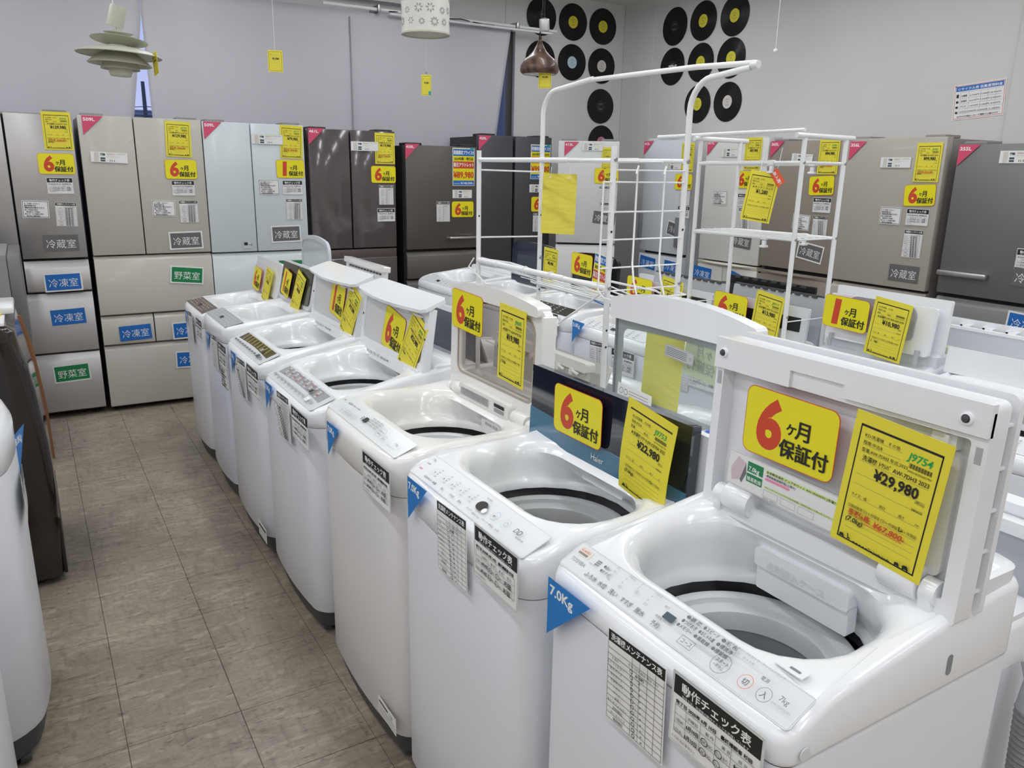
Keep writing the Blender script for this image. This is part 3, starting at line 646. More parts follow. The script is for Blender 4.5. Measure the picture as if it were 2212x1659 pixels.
tcard(f2, Y, T509, 175, 249); Y(f2, SPEC, 236, 340, -2, off=.005); Y(f2, fp('129,980', '冷蔵庫 東芝 GR-T510FK 2021', 'J9779', ref), 385, 301, -2); Y(f2, W6, 391, 366); Y(f2, CHECK, 396, 406, kx=.85, ky=.85); Y(f2, NOTICE, 354, 450, -1); Y(f2, MAINTFD, 408, 457, 0, kx=.85, ky=.88)
Y(f2, SG['冷蔵室', True], 402, 519, 1); Y(f2, SG['野菜室', True], 404, 594, -6); Y(f2, SG['冷凍室', False], 293, 718, 2); Y(f2, SG['冷凍室', True], 408, 712, 1); Y(f2, SG['冷凍室', True], 415, 775, -2)
tcard(f3, Y, T509, 438, 262); Y(f3, fp('79,980', '冷蔵庫 GR-S510 2020', 'J9777', ref), 629, 307, -2); Y(f3, SPEC, 577, 301, 0, off=.006); Y(f3, W1, 627, 365); Y(f3, CHECK, 632, 405, kx=.85, ky=.85); Y(f3, NOTICE, 581, 404); Y(f3, MAINTFD, 636, 452, 0, kx=.85, ky=.88); Y(f3, SG['冷蔵室', True], 618, 505, 1); Y(f3, SG['野菜室', True], 632, 577, -1)
c = Card(.05, .045, LAMI); c.rects([(.005, .02, .024, .02)], PK); c.text('節電', .034, .018, .012, PK); c.text('タッチオープン', .004, .006, .006, PG, width=.04); Y(f3, c.mesh('sticker'), 534, 529)
tcard(f4, Y, tri('461L', PPINK), 665, 276); Y(f4, fp('119,980', '冷蔵庫 MR-MX46F 2020', 'J9716', ref), 831, 321); Y(f4, SPEC, 787, 316, 0, off=.006); Y(f4, W6, 828, 377); Y(f4, MAINTF, 834, 421, kx=.85, ky=.88); Y(f4, CHECK, 834, 464, kx=.85, ky=.85)
tcard(f5, Y, tri('430L', PPINK), 875, 310); Y(f5, outlet(), 1001, 361, 0, kx=1.25, ky=1.3); Y(f5, SPECS, 998, 419, 0); Y(f5, W6, 999, 452); Y(f5, MAINTF, 957, 457, 0, kx=.85, ky=.95)
tcard(f6, Y, tri('420L', PPINK), 1034, 292); Y(f6, outlet('99,980', '2023年製・AQUA', '¥202,400-'), 1167, 350, 0, kx=1.25, ky=1.25); Y(f6, SPECS, 1162, 407); Y(f6, W6, 1168, 441); Y(f6, MAINTF, 1163, 480, kx=.85, ky=.95)
def S7(me, u, v, a=0, **k):
    d = ray(u, v); p0 = Vector((pl.x, pl.y, 0)); t = (p0-CAM).dot(n7)/d.dot(n7); stick(me, f7, CAM+d*t, 0, 'Y', 0, a, nrm=n7, **k)
S7(T412, 1235, 322); S7(SPECS, 1280, 317); S7(fp('89,980', '冷蔵庫 R-K42 2022'), 1316, 349, kx=.8); S7(W6, 1310, 380); S7(MAINTF, 1305, 420, kx=.6, ky=.8); S7(CHECK, 1310, 447, kx=.6, ky=.6); S7(SG['冷蔵室', False], 1305, 471, -6, kx=.95)
tcard(f8, X, T412, 1393, 305); X(f8, fp('89,980', '冷蔵庫 R-V40 2021'), 1486, 340, kx=.9); X(f8, SPECS, 1456, 357); X(f8, W6, 1477, 393); X(f8, MAINTF, 1480, 425, kx=.8, ky=.8); X(f8, CHECK, 1477, 458, kx=.8, ky=.8); X(f8, SG['冷蔵室', True], 1460, 497, -10); X(f8, SG['冷凍室', False], 1399, 567, -5); X(f8, SG['冷凍室', True], 1452, 578, -4)
tcard(f9, X, tri('411L', PPINK), 1530, 303); X(f9, SPECS, 1578, 329); X(f9, fp('59,980', '冷蔵庫 SJ-41 2018', 'J9767', '¥128,000-'), 1627, 332); X(f9, W6, 1612, 388); X(f9, NOTICE, 1556, 427); X(f9, CHECK, 1608, 432, kx=.8, ky=.8); X(f9, MAINTFD, 1608, 472, kx=.85, ky=.9); X(f9, SG['冷蔵室', False], 1601, 521, -4); X(f9, SG['冷凍室', False], 1517, 590, -4); X(f9, SG['冷凍室', False], 1596, 607, -14)
tcard(f10, X, tri('365L', PPINK), 1667, 305); X(f10, SPECS, 1733, 343, -3); X(f10, fp('94,980', '冷蔵庫 GR-S36 2021', 'J9784', '¥168,000-'), 1791, 339, off=.004); X(f10, W6, 1775, 401, 3); X(f10, CHECK, 1776, 443, kx=.85, ky=.85); X(f10, NOTICE, 1731, 480, -3); X(f10, MAINTFD, 1771, 491, kx=.85, ky=.9); X(f10, SG['冷蔵室', True], 1750, 545, -8); X(f10, SG['野菜室', True], 1738, 650, -6)
tcard(f11, X, tri('356L', PPINK), 1838, 306); X(f11, SPEC, 1935, 351, 0, kx=.95, ky=.95); X(f11, fp('99,980', '冷蔵庫 GR-S36SV 2020', 'J9781', '¥158,000-'), 2005, 351, 0); X(f11, W6, 1987, 422, 3); X(f11, CHECK, 1982, 469, kx=.85, ky=.85); X(f11, NOTICE, 1924, 466); X(f11, MAINTFD, 1971, 527, 0, kx=.88, ky=1); X(f11, SG['冷蔵室', False], 1952, 591, 0)
tcard(f12, X, tri('355L', PPINK), 2074, 313); X(f12, SPEC, 2202, 339, 0, kx=.95); X(f12, CHECK, 2225, 562, 0, kx=.85); X(f12, SG['冷蔵室', False], 2228, 603, -3); X(f12, SG['冷凍室', True], 2218, 702, -3)
# ================================================================ WASHING MACHINES
def washer(label, group, x0, y0, y1, P, face=-1):
    """top loader; local x runs from its front to its back, y across, z up. face -1: looks to -X, +1: looks to +X"""
    W, D = y1-y0, P.get('D', .52)
    q = thing('washing_machine', label, 'washer', (x0, y0, 0) if face < 0 else (x0, y1, 0), 0 if face < 0 else PI, group)
    hf, dzp, pd, xh, hh, hb = P['hf'], P.get('dzp', .035), P.get('pd', .065), P.get('xh', .35), P['hh'], P['hb']
    ms, mt_ = P.get('body', SHEET), P.get('top', WHITE); bul = P.get('bulge', .02); seam = P.get('seam', hf-.07); rf = P.get('rf', .05)
    def hz(x):
        if x < pd: return hf+dzp*x/pd
        if x < xh: return hf+dzp+(hh-hf-dzp)*((x-pd)/(xh-pd))
        return hh+(hb-hh)*min(1, (x-xh)/(D-xh))
    def ring(ins, z, b=bul, r=rf): return [Vector((x, y, z)) for x, y in rrect(ins, D-ins, ins, W-ins, max(r-ins, .004), .03, b)]
    bz = P.get('base', .088)
    bm = bmesh.new(); loft(bm, [ring(.016, bz-.004), ring(.006, bz), ring(.003, bz+.008), ring(.003, bz+.2), ring(.003, seam-.006), ring(.006, seam-.001)], True, True, False); fin(bm, 'cabinet', ms, q, 35)
    bm = bmesh.new(); loft(bm, [ring(.040, .018), ring(.022, .03), ring(.012, bz-.003)], True, True, True)
    for yy in (.06, W-.06): bxx(bm, .024, .05, yy-.02, yy+.02, .012, .028, .003)
    fin(bm, 'base_skirt', P.get('skirt', GREYB), q, 35)
    for yy in (.07, W-.07):
        for xx in (.075, D-.08):
            b = bmesh.new(); lathe(b, [(0, 0), (.024, 0), (.026, .008), (.014, .012), (.014, .0175), (0, .0175)], (xx, yy, 0), 12); fin(b, 'foot', RUBBER, q)
    # top cover with bowl
    mx0, mx1, my, mr = P.get('mx0', pd+.006), P.get('mx1', xh+.008), P.get('my', .036), P.get('mr', .13)
    bc = ((mx0+mx1)/2+.006, W/2); br = P.get('br2', min((mx1-mx0)/2+.022, W/2-.07)); bzz = P.get('bz2', hh-.105)
    def dk(ins, dz, b=bul*.9, r=rf): return [Vector((x, y, hz(x)+dz)) for x, y in rrect(ins, D-ins, ins, W-ins, max(r-ins, .004), .03, b)]
    def mo(ins, dz): return [Vector((x, y, hz(x)+dz)) for x, y in rrect(mx0+ins, mx1-ins, my+ins, W-my-ins, min(P.get('mrf', mr), (mx1-mx0)*.49)-ins, min(mr, (mx1-mx0)*.49)-ins, 0)]
    circ = lambda r, z: [Vector((x, y, z)) for x, y in rrect(bc[0]-r, bc[0]+r, bc[1]-r, bc[1]+r, r*.999, r*.999, 0)]
    M0 = mo(.024, -.022); C0 = circ(br, bzz)
    mids = [[a.lerp(b, t)+Vector((0, 0, -e)) for a, b in zip(M0, C0)] for t, e in ((.25, .008), (.5, .012), (.75, .010))]
    bm = bmesh.new()
    loft(bm, [ring(.006, seam), ring(.003, seam+.003), ring(.002, hf-.03), dk(.003, -.014), dk(.007, -.005), dk(.016, 0), mo(-.006, .0), mo(.0, -.0015), mo(.006, -.0045), mo(.014, -.011), M0, *mids, C0, circ(br-.006, bzz-.006), circ(br-.006, bzz-.02)], True, False, False)
    fin(bm, 'top_cover', mt_, q, 50)
    rg = P.get('ring', RING)
    bm = bmesh.new(); r0 = br-.010; z0 = bzz-.034
    lathe(bm, [(r0-.004, z0-.05), (r0-.004, z0-.004), (r0-.008, z0), (r0-.020, z0+.001), (r0-.026, z0-.003), (r0-.028, z0-.012), (r0-.032, z0-.013), (r0-.046, z0-.012), (r0-.052, z0-.016), (r0-.054, z0-.026), (r0-.054, z0-.05)], (*bc, 0), 56); fin(bm, 'balance_ring', rg, q, 40)
    bm = bmesh.new(); lathe(bm, [(br+.012, bzz-.055), (br+.012, bzz-.30), (0.0, bzz-.30)], (*bc, 0), 40); fin(bm, 'outer_tub', BLACK, q, 40)
    bm = bmesh.new(); lathe(bm, [(r0-.052, z0-.045), (r0-.05, z0-.06), (r0-.048, z0-.20), (r0-.07, z0-.225), (0, z0-.235)], (*bc, 0), 56); fin(bm, 'drum', P.get('drum', DRUM), q, 40)
    bm = bmesh.new(); lathe(bm, [(.13, z0-.225), (.12, z0-.215), (.05, z0-.205), (.03, z0-.18), (0, z0-.175)], (*bc, 0), 30)
    for k in range(6):
        a = k*PI/3; tube(bm, [(bc[0]+.03*math.cos(a), bc[1]+.03*math.sin(a), z0-.19), (bc[0]+.115*math.cos(a), bc[1]+.115*math.sin(a), z0-.21)], .012, 6)
    fin(bm, 'pulsator', GREYM, q, 40)
    # rear console behind the lid
    if P.get('rear', True):
        zr = hb+P.get('rearh', .012)
        bm = bmesh.new(); loft(bm, [[Vector((x, y, hz(x)-.004)) for x, y in rrect(xh+.045, D-.012, .01, W-.01, .012, .03)], [Vector((x, y, zr-.006)) for x, y in rrect(xh+.048, D-.010, .01, W-.01, .012, .03)], [Vector((x, y, zr)) for x, y in rrect(xh+.056, D-.018, .018, W-.018, .012, .03)]], True, False, True); fin(bm, 'rear_console', mt_, q, 40)
    # control panel
    if P.get('ctrl'):
        c = P['ctrl'](P.get('cw', W-.075), pd-.014); sl = math.atan2(dzp, pd)
        ctr = Vector((pd*.5+.006-bul*.25, W/2, hz(pd*.5+.006-bul*.25)+.0012))
        link('control_panel', c, q, frame(ctr, (0, -1, 0), (math.cos(sl), 0, math.sin(sl))))
    q['__p'] = 0; del q['__p']
    P['hz'] = hz
    return q
def lidM(W, xh, zh, lean): a = math.radians(lean); return frame((xh, 0, zh), (0, 1, 0), (math.sin(a), 0, math.cos(a)))
def rr2(x0, x1, y0, y1, r, rt=None, arc=0):
    """rounded rect in (s,t); rt is the top radius, arc lifts the middle of the top"""
    P = rrect(0, y1-y0, 0, x1-x0, r, r if rt is None else rt, k=5, m=8)   # x of rrect = t
    h = y1-y0; w_ = x1-x0
    return [(x0+s, y0+t+(arc*(1-((s/w_-.5)*2)**2) if t > h*.6 else 0)*(min(1, (t-h*.6)/(h*.4)) if t > h*.6 else 0)) for t, s in P]
def plate(q, nm, M, o, n0, n1, m, hole=None, smooth=35):
    b = bmesh.new(); prism(b, o, n0, n1, M, hole); return fin(b, nm, m, q, smooth)
def hinges(q, W, xh, zh, m, r=.022, ins=.045, ln=.055):
    for yy in (ins, W-ins-ln):
        b = bmesh.new(); M = Matrix.Translation((xh-.012, yy, zh)) @ Matrix.Rotation(-PI/2, 4, 'X')
        lathe(b, [(0, 0), (r-.002, 0), (r, .003), (r, ln-.003), (r-.002, ln), (0, ln)], (0, 0, 0), 20, M=M); h = fin(b, 'hinge', m, q)
        M2 = Matrix.Translation((xh-.012, yy-.026 if yy < W/2 else yy+ln+.002, zh-.004)) @ Matrix.Rotation(-PI/2, 4, 'X')
        b = bmesh.new(); lathe(b, [(0, 0), (r*.72, 0), (r*.76, .003), (r*.76, .022), (0, .024)], (0, 0, 0), 16, M=M2); bxx(b, xh-.03, xh+.002, (yy-.024 if yy < W/2 else yy+ln+.004), (yy-.004 if yy < W/2 else yy+ln+.022), zh-.03, zh-.002, .003); fin(b, 'hinge_bracket', m, h).parent = h
def teeth(b, s0, s1, t, M, n=9, d=.012):
    for i in range(n):
        s = s0+(s1-s0)*(i+.5)/n; w_ = (s1-s0)/n*.28
        prism(b, [(s-w_, t), (s+w_, t), (s+w_, t+.008), (s-w_, t+.008)], -d, d*.2, M)
# ---- control panel prints
def ctl_main(w, h):
    w, h = w/1.1, h/1.15
    c = Card(w, h, mat('panel_white', (.70, .72, .74), .3), .006, .001)
    c.frm(.0015, .0015, w-.003, h-.003, .0004, PLG)
    c.text('TOSHIBA', .010, h-.034, .0092, PLG, .02, width=.034); c.rr(.008, h-.021, .030, .015, .002, mat('sticker_cream', (.72, .66, .58), .6)); c.text('¥22,880税込', .011, h-.013, .005, PR, width=.022); c.rects([(.011+i*.0012, h-.019, .0007, .004) for i in range(18)], PG)
    for i in range(3):
        for j in range(3): c.ring(.055+i*.0035, h-.012-j*.0035, .0013, .0013, PG, 8)
    c.text('ANTI-BACTERIA CLEAN', .044, h-.0235, .0028, PLG, width=.02)
    c.text('ふろ水', .056, .008, .0092, PG, .01); c.text('水位', .088, .008, .0092, PG, .01); c.text('洗い', .114, .008, .0092, PG, .01); c.text('すすぎ', .140, .008, .0092, PG, .01, width=.024); c.text('脱水', .172, .008, .0092, PG, .01)
    c.text('●洗い', .072, .034, .0058, PG, .01); c.text('●すすぎ', .072, .026, .0058, PG, .01)
    for x, L in ((.092, ('53', '45', '32', '18L')), (.120, ('12以上', '9', '6', '3分')), (.148, ('3', '2', '1回')), (.176, ('12以上', '9', '6', '3分'))):
        for i, t in enumerate(L): c.text(t, x, .044-i*.0072, .0052, PLG)
    c.rr(.214, .023, .019, .0105, .001, PNAVY); c.text('残り', .205, .036, .0045, PG); c.text('時間後', .205, .0185, .0045, PG); c.text('予約', .207, .0065, .0085, PG, .01)
    for j, row in enumerate((('●標 準', '●スピード', '●毛 布'), ('●つけおき', '●おしゃれ着', '●槽洗浄'), ('●メモリー', '●風乾燥', '●槽乾燥'))):
        for i, t in enumerate(row): c.text(t, .242+i*.031, .041-j*.0085, .0064, PG, .015, width=.0265)
    c.frm(.262, .006, .024, .0125, .0006, PG); c.text('コース', .2645, .0092, .0075, PG, .01, width=.019)
    c.ring(.330, .016, .0132, .0006, PG, 28); c.text('スタート', .3205, .0165, .0062, PG, .02, width=.019); c.text('一時停止', .3218, .0095, .0056, PG, .01, width=.0165)
    c.text('自動糸洗い　ふたロック　チャイルドロック', .318, .043, .0042, PLG, width=.085); c.text('衣類片寄り　排水点検', .318, .0365, .0042, PLG, width=.045)
    c.ring(.370, .0155, .0095, .0006, POR, 24); c.text('切', .3655, .0118, .0092, PG, .02); c.ring(.398, .0155, .0095, .0006, PG, 24); c.text('入', .3935, .0118, .0092, PG, .02); c.text('電源', .381, .0285, .0058, PG, .01)
    c.text('7kg', .414, .020, .0095, PG); c.text('AW-7DH3(W)', .410, .012, .0046, PLG, width=.026)
    me = c.mesh('control_panel'); me.transform(Matrix.Diagonal((1.1, 1.15, 1, 1))); return me
def ctl_knobs(w, h):
    c = Card(w, h, mat('panel_white', (.70, .72, .74), .3), .006, .001); c.frm(.0015, .0015, w-.003, h-.003, .0004, PLG)
    c.text('7.0kg', .012, h-.015, .009, PLG); c.text('全自動', .012, h-.03, .006, PLG); c.text('▨▨▨', .012, .02, .006, PR)
    for i, (x, t) in enumerate(((.07, 'おまかせコース'), (.115, '水量'), (.155, '洗い'), (.195, 'すすぎ'), (.235, '脱水'))):
        c.ring(x, .035, .0105, .0005, mat('ring_green_grey', (.45, .55, .5), .4), 22); c.text('◔', x-.004, .031, .0075, PG, .01); c.text(t, x-.013, .010, .0068, PG, .01)
        for j in range(4): c.text('%d分' % (3+3*j), x+.010, .047-j*.0075, .005, PG)
    c.poly([(.288+.017*math.cos(a*PI/14), .035+.0125*math.sin(a*PI/14)) for a in range(28)], PK); c.ring(.307, .029, .0075, .0075, PWL, 16); c.ring(.307, .029, .0075, .0006, PLG, 16)
    c.text('予約 時刻', .275, .054, .005, PG); c.text('タイマー', .262, .010, .0062, PG, .01); c.text('風乾燥 (3.0kg)', .288, .008, .0052, PG)
    c.ring(.345, .034, .0115, .0007, mat('ring_blue', (.15, .4, .6), .4), 24); c.text('▶∥', .339, .030, .007, PG); c.text('スタート/一時停止', .325, .010, .0056, PG, .01)
    c.ring(.385, .034, .0115, .0007, mat('ring_green', (.3, .6, .35), .4), 24); c.text('◯', .381, .030, .008, PG); c.text('入/切', .378, .010, .006, PG, .01)
    c.text('DD', w-.075, .030, .016, PG, .01, shear=.2); c.text('INVERTER', w-.055, .022, .0058, PG, shear=.2); return c.mesh('control_panel')
def ctl_aqua(w, h):
    c = Card(w, h, mat('panel_pale', (.66, .70, .70), .25), .006, .001)
    c.text('AQUA', .055, h-.020, .011, PG, .03, width=.03); c.text('▨▨▨', .016, h-.018, .006, PR); c.text('水量 洗い すすぎ 脱水', .09, h-.018, .0055, PG, .01); 
    for i in range(4):
        for j in range(5): c.text('%d' % (3+j*3), .10+i*.014, h-.028-j*.006, .0048, PG)
    for x, w_ in ((.075, .02), (.105, .03), (.14, .026), (.17, .02)): c.frm(x, .010, w_, .016, .0005, PG); c.text('ボタン', x+.003, .015, .006, PG, width=w_-.006)
    c.rr(.215, .026, .020, .018, .001, PK); c.rects([(.198, .028+i*.005, .013, .0025) for i in range(3)], PG)
    for j in range(4):
        for i in range(3): c.text('標準洗い', .243+i*.026, .050-j*.008, .0058, PG, .01, width=.022)
    c.ring(.345, .030, .016, .0006, PG, 26, 1.3); c.text('スタート', .330, .031, .0068, PG, .02, width=.03); c.text('一時停止', .330, .022, .0062, PG, .01, width=.03); c.ring(.385, .022, .009, .0006, PG, 20); c.text('切入', .378, .018, .0075, PG, .01)
    c.text('7.0kg', w-.055, .026, .010, PG); c.text('DDインバーター', w-.07, .012, .006, PG); return c.mesh('control_panel')
def ctl_beat(dark):
    def f(w, h):
        c = Card(w, h, mat('panel_silver', (.62, .64, .67), .3), .012, .001); bgm = mat('panel_black', (.03, .028, .02), .15) if dark else mat('panel_grey_ink', (.30, .31, .33), .3)
        q = [(w*.06+w*.88*i/12, h*.42+.008*math.sin(PI*i/12)) for i in range(13)]+[(w*.94-w*.88*i/12, h*.92) for i in range(13)]; c.poly(q, bgm)
        t_ = mat('ink_gold', (.55, .48, .12), .4) if dark else PWL
        for j in range(5):
            for i in range(9): c.text('洗濯設定'[(i+j) % 4]+'標準', w*.14+i*w*.083, h*.46+.009*math.sin(PI*(i+1)/11)+j*.0075, .0062, t_ if (i+j) % 3 else (t_ if dark else PR), .01)
        for i in range(11): c.rr(w*.07+i*w*.08, h*.20, w*.045, h*.10, .001, PLG if not dark else PG); c.text('%d' % i, w*.08+i*w*.08, h*.08, .006, PG)
        c.rr(w*.72, h*.5, .02, .016, .001, PK if not dark else PLG); c.rr(w*.80, h*.16, .03, .018, .002, PW if not dark else PNAVY); c.text('スタート', w*.805, h*.2, .007, PBLUE, width=.024); return c.mesh('control_panel')
    return f
def ctl_small(kind):
    def f(w, h):
        base = {'brown': mat('panel_brown', (.12, .085, .07), .25), 'grey': mat('panel_mid_grey', (.36, .38, .42), .3), 'white': mat('panel_white', (.70, .72, .74), .3), 'black': mat('panel_black', (.03, .028, .02), .15)}[kind]
        c = Card(w, h, base, .006, .001); ink = PG if kind in ('white',) else PWL
        for j in range(4):
            for i in range(8): c.text('洗脱予切入標'[(i+j) % 6]+'定', .04+i*(w-.08)/8, h*.15+j*h*.2, .0075, ink, .01)
        c.rr(w*.45, h*.3, .03, .018, .002, PK if kind != 'black' else PLG); return c.mesh('control_panel')
    return f
# ---- row A, the near row facing the aisle
RA = 'washing machines in the near row along the aisle'
P1 = dict(br2=.188, bz2=.842, hf=.885, dzp=.038, pd=.072, xh=.345, hh=.962, hb=.975, D=.52, seam=.846, ctrl=ctl_main, cw=.485, bulge=.006, mx0=.074, mx1=.352, my=.034, mr=.12, mrf=.125, bz=.805, br=.225, bc=(.262, .255), rf=.03, rearh=.02, ring=RINGW, drum=mat('drum_pale', (.42, .44, .45), .35, metal=.4))
A1 = washer('white machine nearest the camera with its white lid upright, priced 29,980', RA, .692, .500, 1.010, P1)
W = .478; M = lidM(W, .352, .948, 1.5)
lid = plate(A1, 'lid', M, rr2(.0, W, 0, .315, .006, .012), .0, .010, WHITE)
def sub(nm, o, n0, n1, m, hole=None, smooth=35, MM=None, L=None):
    x = plate(L or lid, nm, MM or M, o, n0, n1, m, hole, smooth); return x
sub('rim', rr2(.0, W, 0, .315, .006, .012), -.030, .0, WHITE, rr2(.022, W-.018, .030, .262, .004, .006))
sub('top_band', [(.0, .270), (.215, .270), (.215, .290), (.315, .290), (.315, .262), (W-.0, .262), (W, .315), (0, .315)], -.036, -.024, WHITE)
sub('inner_panel', rr2(.040, W-.060, .050, .236, .012, .018), -.013, .0, WHITE)
sub('outer_skin', rr2(-.004, W+.004, .004, .322, .008, .014), .022, .034, WHITE)
b = bmesh.new()
for t in (.04, .10, .16, .22, .28): prism(b, [(.0, t), (.004, t), (.004, t+.004), (.0, t+.004)], .01, .022, M); prism(b, [(.02, t), (W-.02, t), (W-.02, t+.003), (.02, t+.003)], .01, .022, M)
fin(b, 'rib', WHITE, lid)
for s in (.030, W-.020):
    b = bmesh.new(); lathe(b, [(0, -.044), (.004, -.043), (.0055, -.038), (.0055, -.030)], (0, 0, 0), 14, M=M @ Matrix.Translation((s, .290, 0))); fin(b, 'bumper', GREYB, lid)
    b = bmesh.new(); lathe(b, [(.009, -.036), (.009, -.039), (.006, -.040), (.006, -.036)], (0, 0, 0), 14, M=M @ Matrix.Translation((s, .290, 0))); fin(b, 'bumper_seat', WHITE, lid)
for s in (.010, W-.010): sub('slot', [(s-.0045, .232), (s+.0045, .232), (s+.0045, .255), (s-.0045, .255)], -.0308, -.029, GREYL)
b = bmesh.new(); prism(b, [(.046, .238), (.082, .240), (.080, .262), (.056, .266), (.046, .266)], -.020, .0, M); prism(b, [(.054, .242), (.060, .242), (.060, .258), (.054, .258)], -.026, -.018, M); fin(b, 'latch_hook', WHITE, lid)
hinges(A1, W, .345, .984, WHITE, .026, .055, .058)
b = bmesh.new(); M_ = frame((.362, .165, .835), (0, 1, 0), (-.05, 0, 1)); prism(b, rr2(0, .185, 0, .050, .004, .004), -.022, .0, M_); prism(b, rr2(-.002, .187, .046, .082, .006, .010), -.028, .0, M_); fin(b, 'detergent_case', WHITE, A1)
c = Card(.15, .03); c.text('洗剤投入ケース', .01, .008, .018, mat('emboss', (.66, .68, .71), .3), .0, width=.12); link('case_lettering', c.mesh('case_lettering'), A1, frame(M_ @ Vector((.095, .058, -.0292)), (0, -1, 0), (-.05, 0, 1)))
b = bmesh.new(); bxx(b, .0, .018, .0, .042, -.001, .0008, .0, 0); bxx(b, .006, .010, .008, .024, .0006, .0014, 0, 1); fin(b, 'lid_lock', [WHITE, GREYM], A1).matrix_local = Matrix.Translation((.076, .046, .0005+P1['hz'](.078))) @ Matrix.Rotation(-.142, 4, 'Y')
b = bmesh.new(); lathe(b, [(0, 0), (.009, 0), (.009, .0015), (0, .0015)], (0, 0, 0), 20, M=frame((.035, -.0005, .865), (1, 0, 0), (0, 0, 1))); fin(b, 'screw_cap', SHEET, A1)
b = bmesh.new(); prism(b, rr2(0, .012, 0, .032, .0055, .0055), -.0005, .0008, frame((.330, .0022, .868), (1, 0, 0), (0, 0, 1))); fin(b, 'side_slot', GREYM, A1)
# A2 navy folding lid
P2 = dict(br2=.198, bz2=.812, cw=.49, hf=.862, dzp=.036, pd=.085, xh=.365, hh=.903, hb=.925, D=.53, seam=.792, ctrl=ctl_knobs, bulge=.014,  my=.035, mr=.12, mrf=.12, bz=.80, br=.232, bc=(.275, .275), rf=.05, ring=RING, drum=mat('drum_dark', (.30, .30, .30), .3, metal=.8))
A2 = washer('white machine with a navy blue folding lid, priced 22,980', RA, .672, 1.050, 1.600, P2)
W = .55; M = lidM(W, .392, .905, 2); lid = plate(A2, 'lid', M, rr2(-.005, W+.01, -.012, .165, .004, .004), -.028, -.004, NAVY)
q_ = [(-.006, -.013), (W+.011, -.013), (W+.011, .060)]+[(W+.011-(W+.017)*i/16, .060-.030*math.sin(PI*.5*i/16)**1.3) for i in range(1, 17)]
plate(lid, 'light_blue_band', M, q_, -.0295, -.0278, NAVYL, smooth=0)
c = Card(.09, .03); c.text('Haier', .008, .006, .021, PWL, .0, width=.047); link('lettering', c.mesh('lettering'), lid, frame(M @ Vector((.262, .012, -.0305)), (0, -1, 0), (0, 0, 1)))
plate(lid, 'glossy_edge', M, [(-.006, .150), (W+.011, .150), (W+.011, .1665), (-.006, .1665)], -.0285, -.0275, NAVY, smooth=0)
plate(lid, 'lid_back', M, rr2(-.030, W-.02, -.03, .145, .004, .006), .004, .022, WHITE)
b = bmesh.new(); teeth(b, .0, .10, .09, M, 3, .016); fin(b, 'pivot', GREYL, lid)
b = bmesh.new(); bm_ = [( .0, 0), (.13, 0), (.115, .06), (.015, .06)]; prism(b, rr2(0, .15, 0, .05, .006, .01), -.012, 0, frame((.382, .19, .845), (0, 1, 0), (.0, 0, 1))); fin(b, 'filter_recess', WHITE, A2)
b = bmesh.new(); prism(b, [(0, 0), (.11, .005), (.135, .02), (.10, .032), (.0, .03)], 0, .010, frame((.105, .405, .770), (.8, -.6, 0), (.6, .8, 0))); fin(b, 'lint_guard', BLUEP, A2)
# A3 glass lid
P3 = dict(br2=.186, bz2=.800, hf=.862, dzp=.030, pd=.080, xh=.385, hh=.885, hb=.905, D=.54, seam=.770, ctrl=ctl_aqua, bulge=.018,  my=.045, mr=.12, mrf=.12, bz=.775, br=.225, bc=(.262, .285), rf=.06, body=SHEET2, top=WHITE2, ring=RINGW)
A3 = washer('warm white machine with a clear-window lid standing open, priced 19,980', RA, .675, 1.625, 2.195, P3)
GLB = glass('smoky_window', (.45, .40, .36), .10)
W = .57; M = lidM(W, .415, .875, 1.5); o_ = rr2(.0, .52, 0, .318, .012, .02, .022); h_ = rr2(.050, .470, .072, .285, .028, .035, .012)
lid = plate(A3, 'lid', M, o_, -.012, .012, WHITE2, h_)
plate(lid, 'window', M, rr2(.048, .472, .070, .287, .028, .035, .012), -.002, .002, GLB)
plate(lid, 'grip_band', M, rr2(.02, .50, .305, .330, .004, .008, .020), -.026, .016, WHITE2)
plate(lid, 'side_lip', M, rr2(-.004, .006, .01, .31, .002, .004), -.022, .018, WHITE2)
plate(lid, 'window_trim', M, rr2(.044, .476, .066, .291, .03, .037, .012), -.0135, -.011, mat('amber_edge', (.42, .36, .30), .3), rr2(.050, .470, .072, .285, .028, .035, .012))
b = bmesh.new(); prism(b, rr2(.13, .42, .002, .046, .006, .012), -.034, -.008, M); fin(b, 'hinge_bar', WHITE2, A3)
c = Card(.27, .032, None); c.frm(.004, .004, .17, .024, .0005, PG); c.rects([(.006, .007+i*.0042, .166, .0018) for i in range(5)]+[(.04+.035*i, .004, .0006, .024) for i in range(4)], PG); c.rect(.205, .018, .055, .010, PK); c.rects([(.205, .004+i*.004, .055, .0018) for i in range(3)], PG)
link('instruction_print', c.mesh('instruction_print'), A3, frame(M @ Vector((.275, .024, -.0345)), (0, -1, 0), (0, 0, 1)))
hinges(A3, .53, .410, .893, WHITE2, .020, .050, .070)
b = bmesh.new(); prism(b, rr2(0, .155, 0, .060, .010, .012), -.020, 0, frame((.398, .115, .812), (0, 1, 0), (.0, 0, 1))); o = fin(b, 'softener_case', WHITE2, A3)
c = Card(.12, .02); c.text('液体洗剤･漂白剤｜柔軟剤', .004, .005, .011, PG, .0, width=.11); link('case_lettering', c.mesh('case_lettering'), A3, frame((.3775, .192, .842), (0, -1, 0), (.0, 0, 1)))
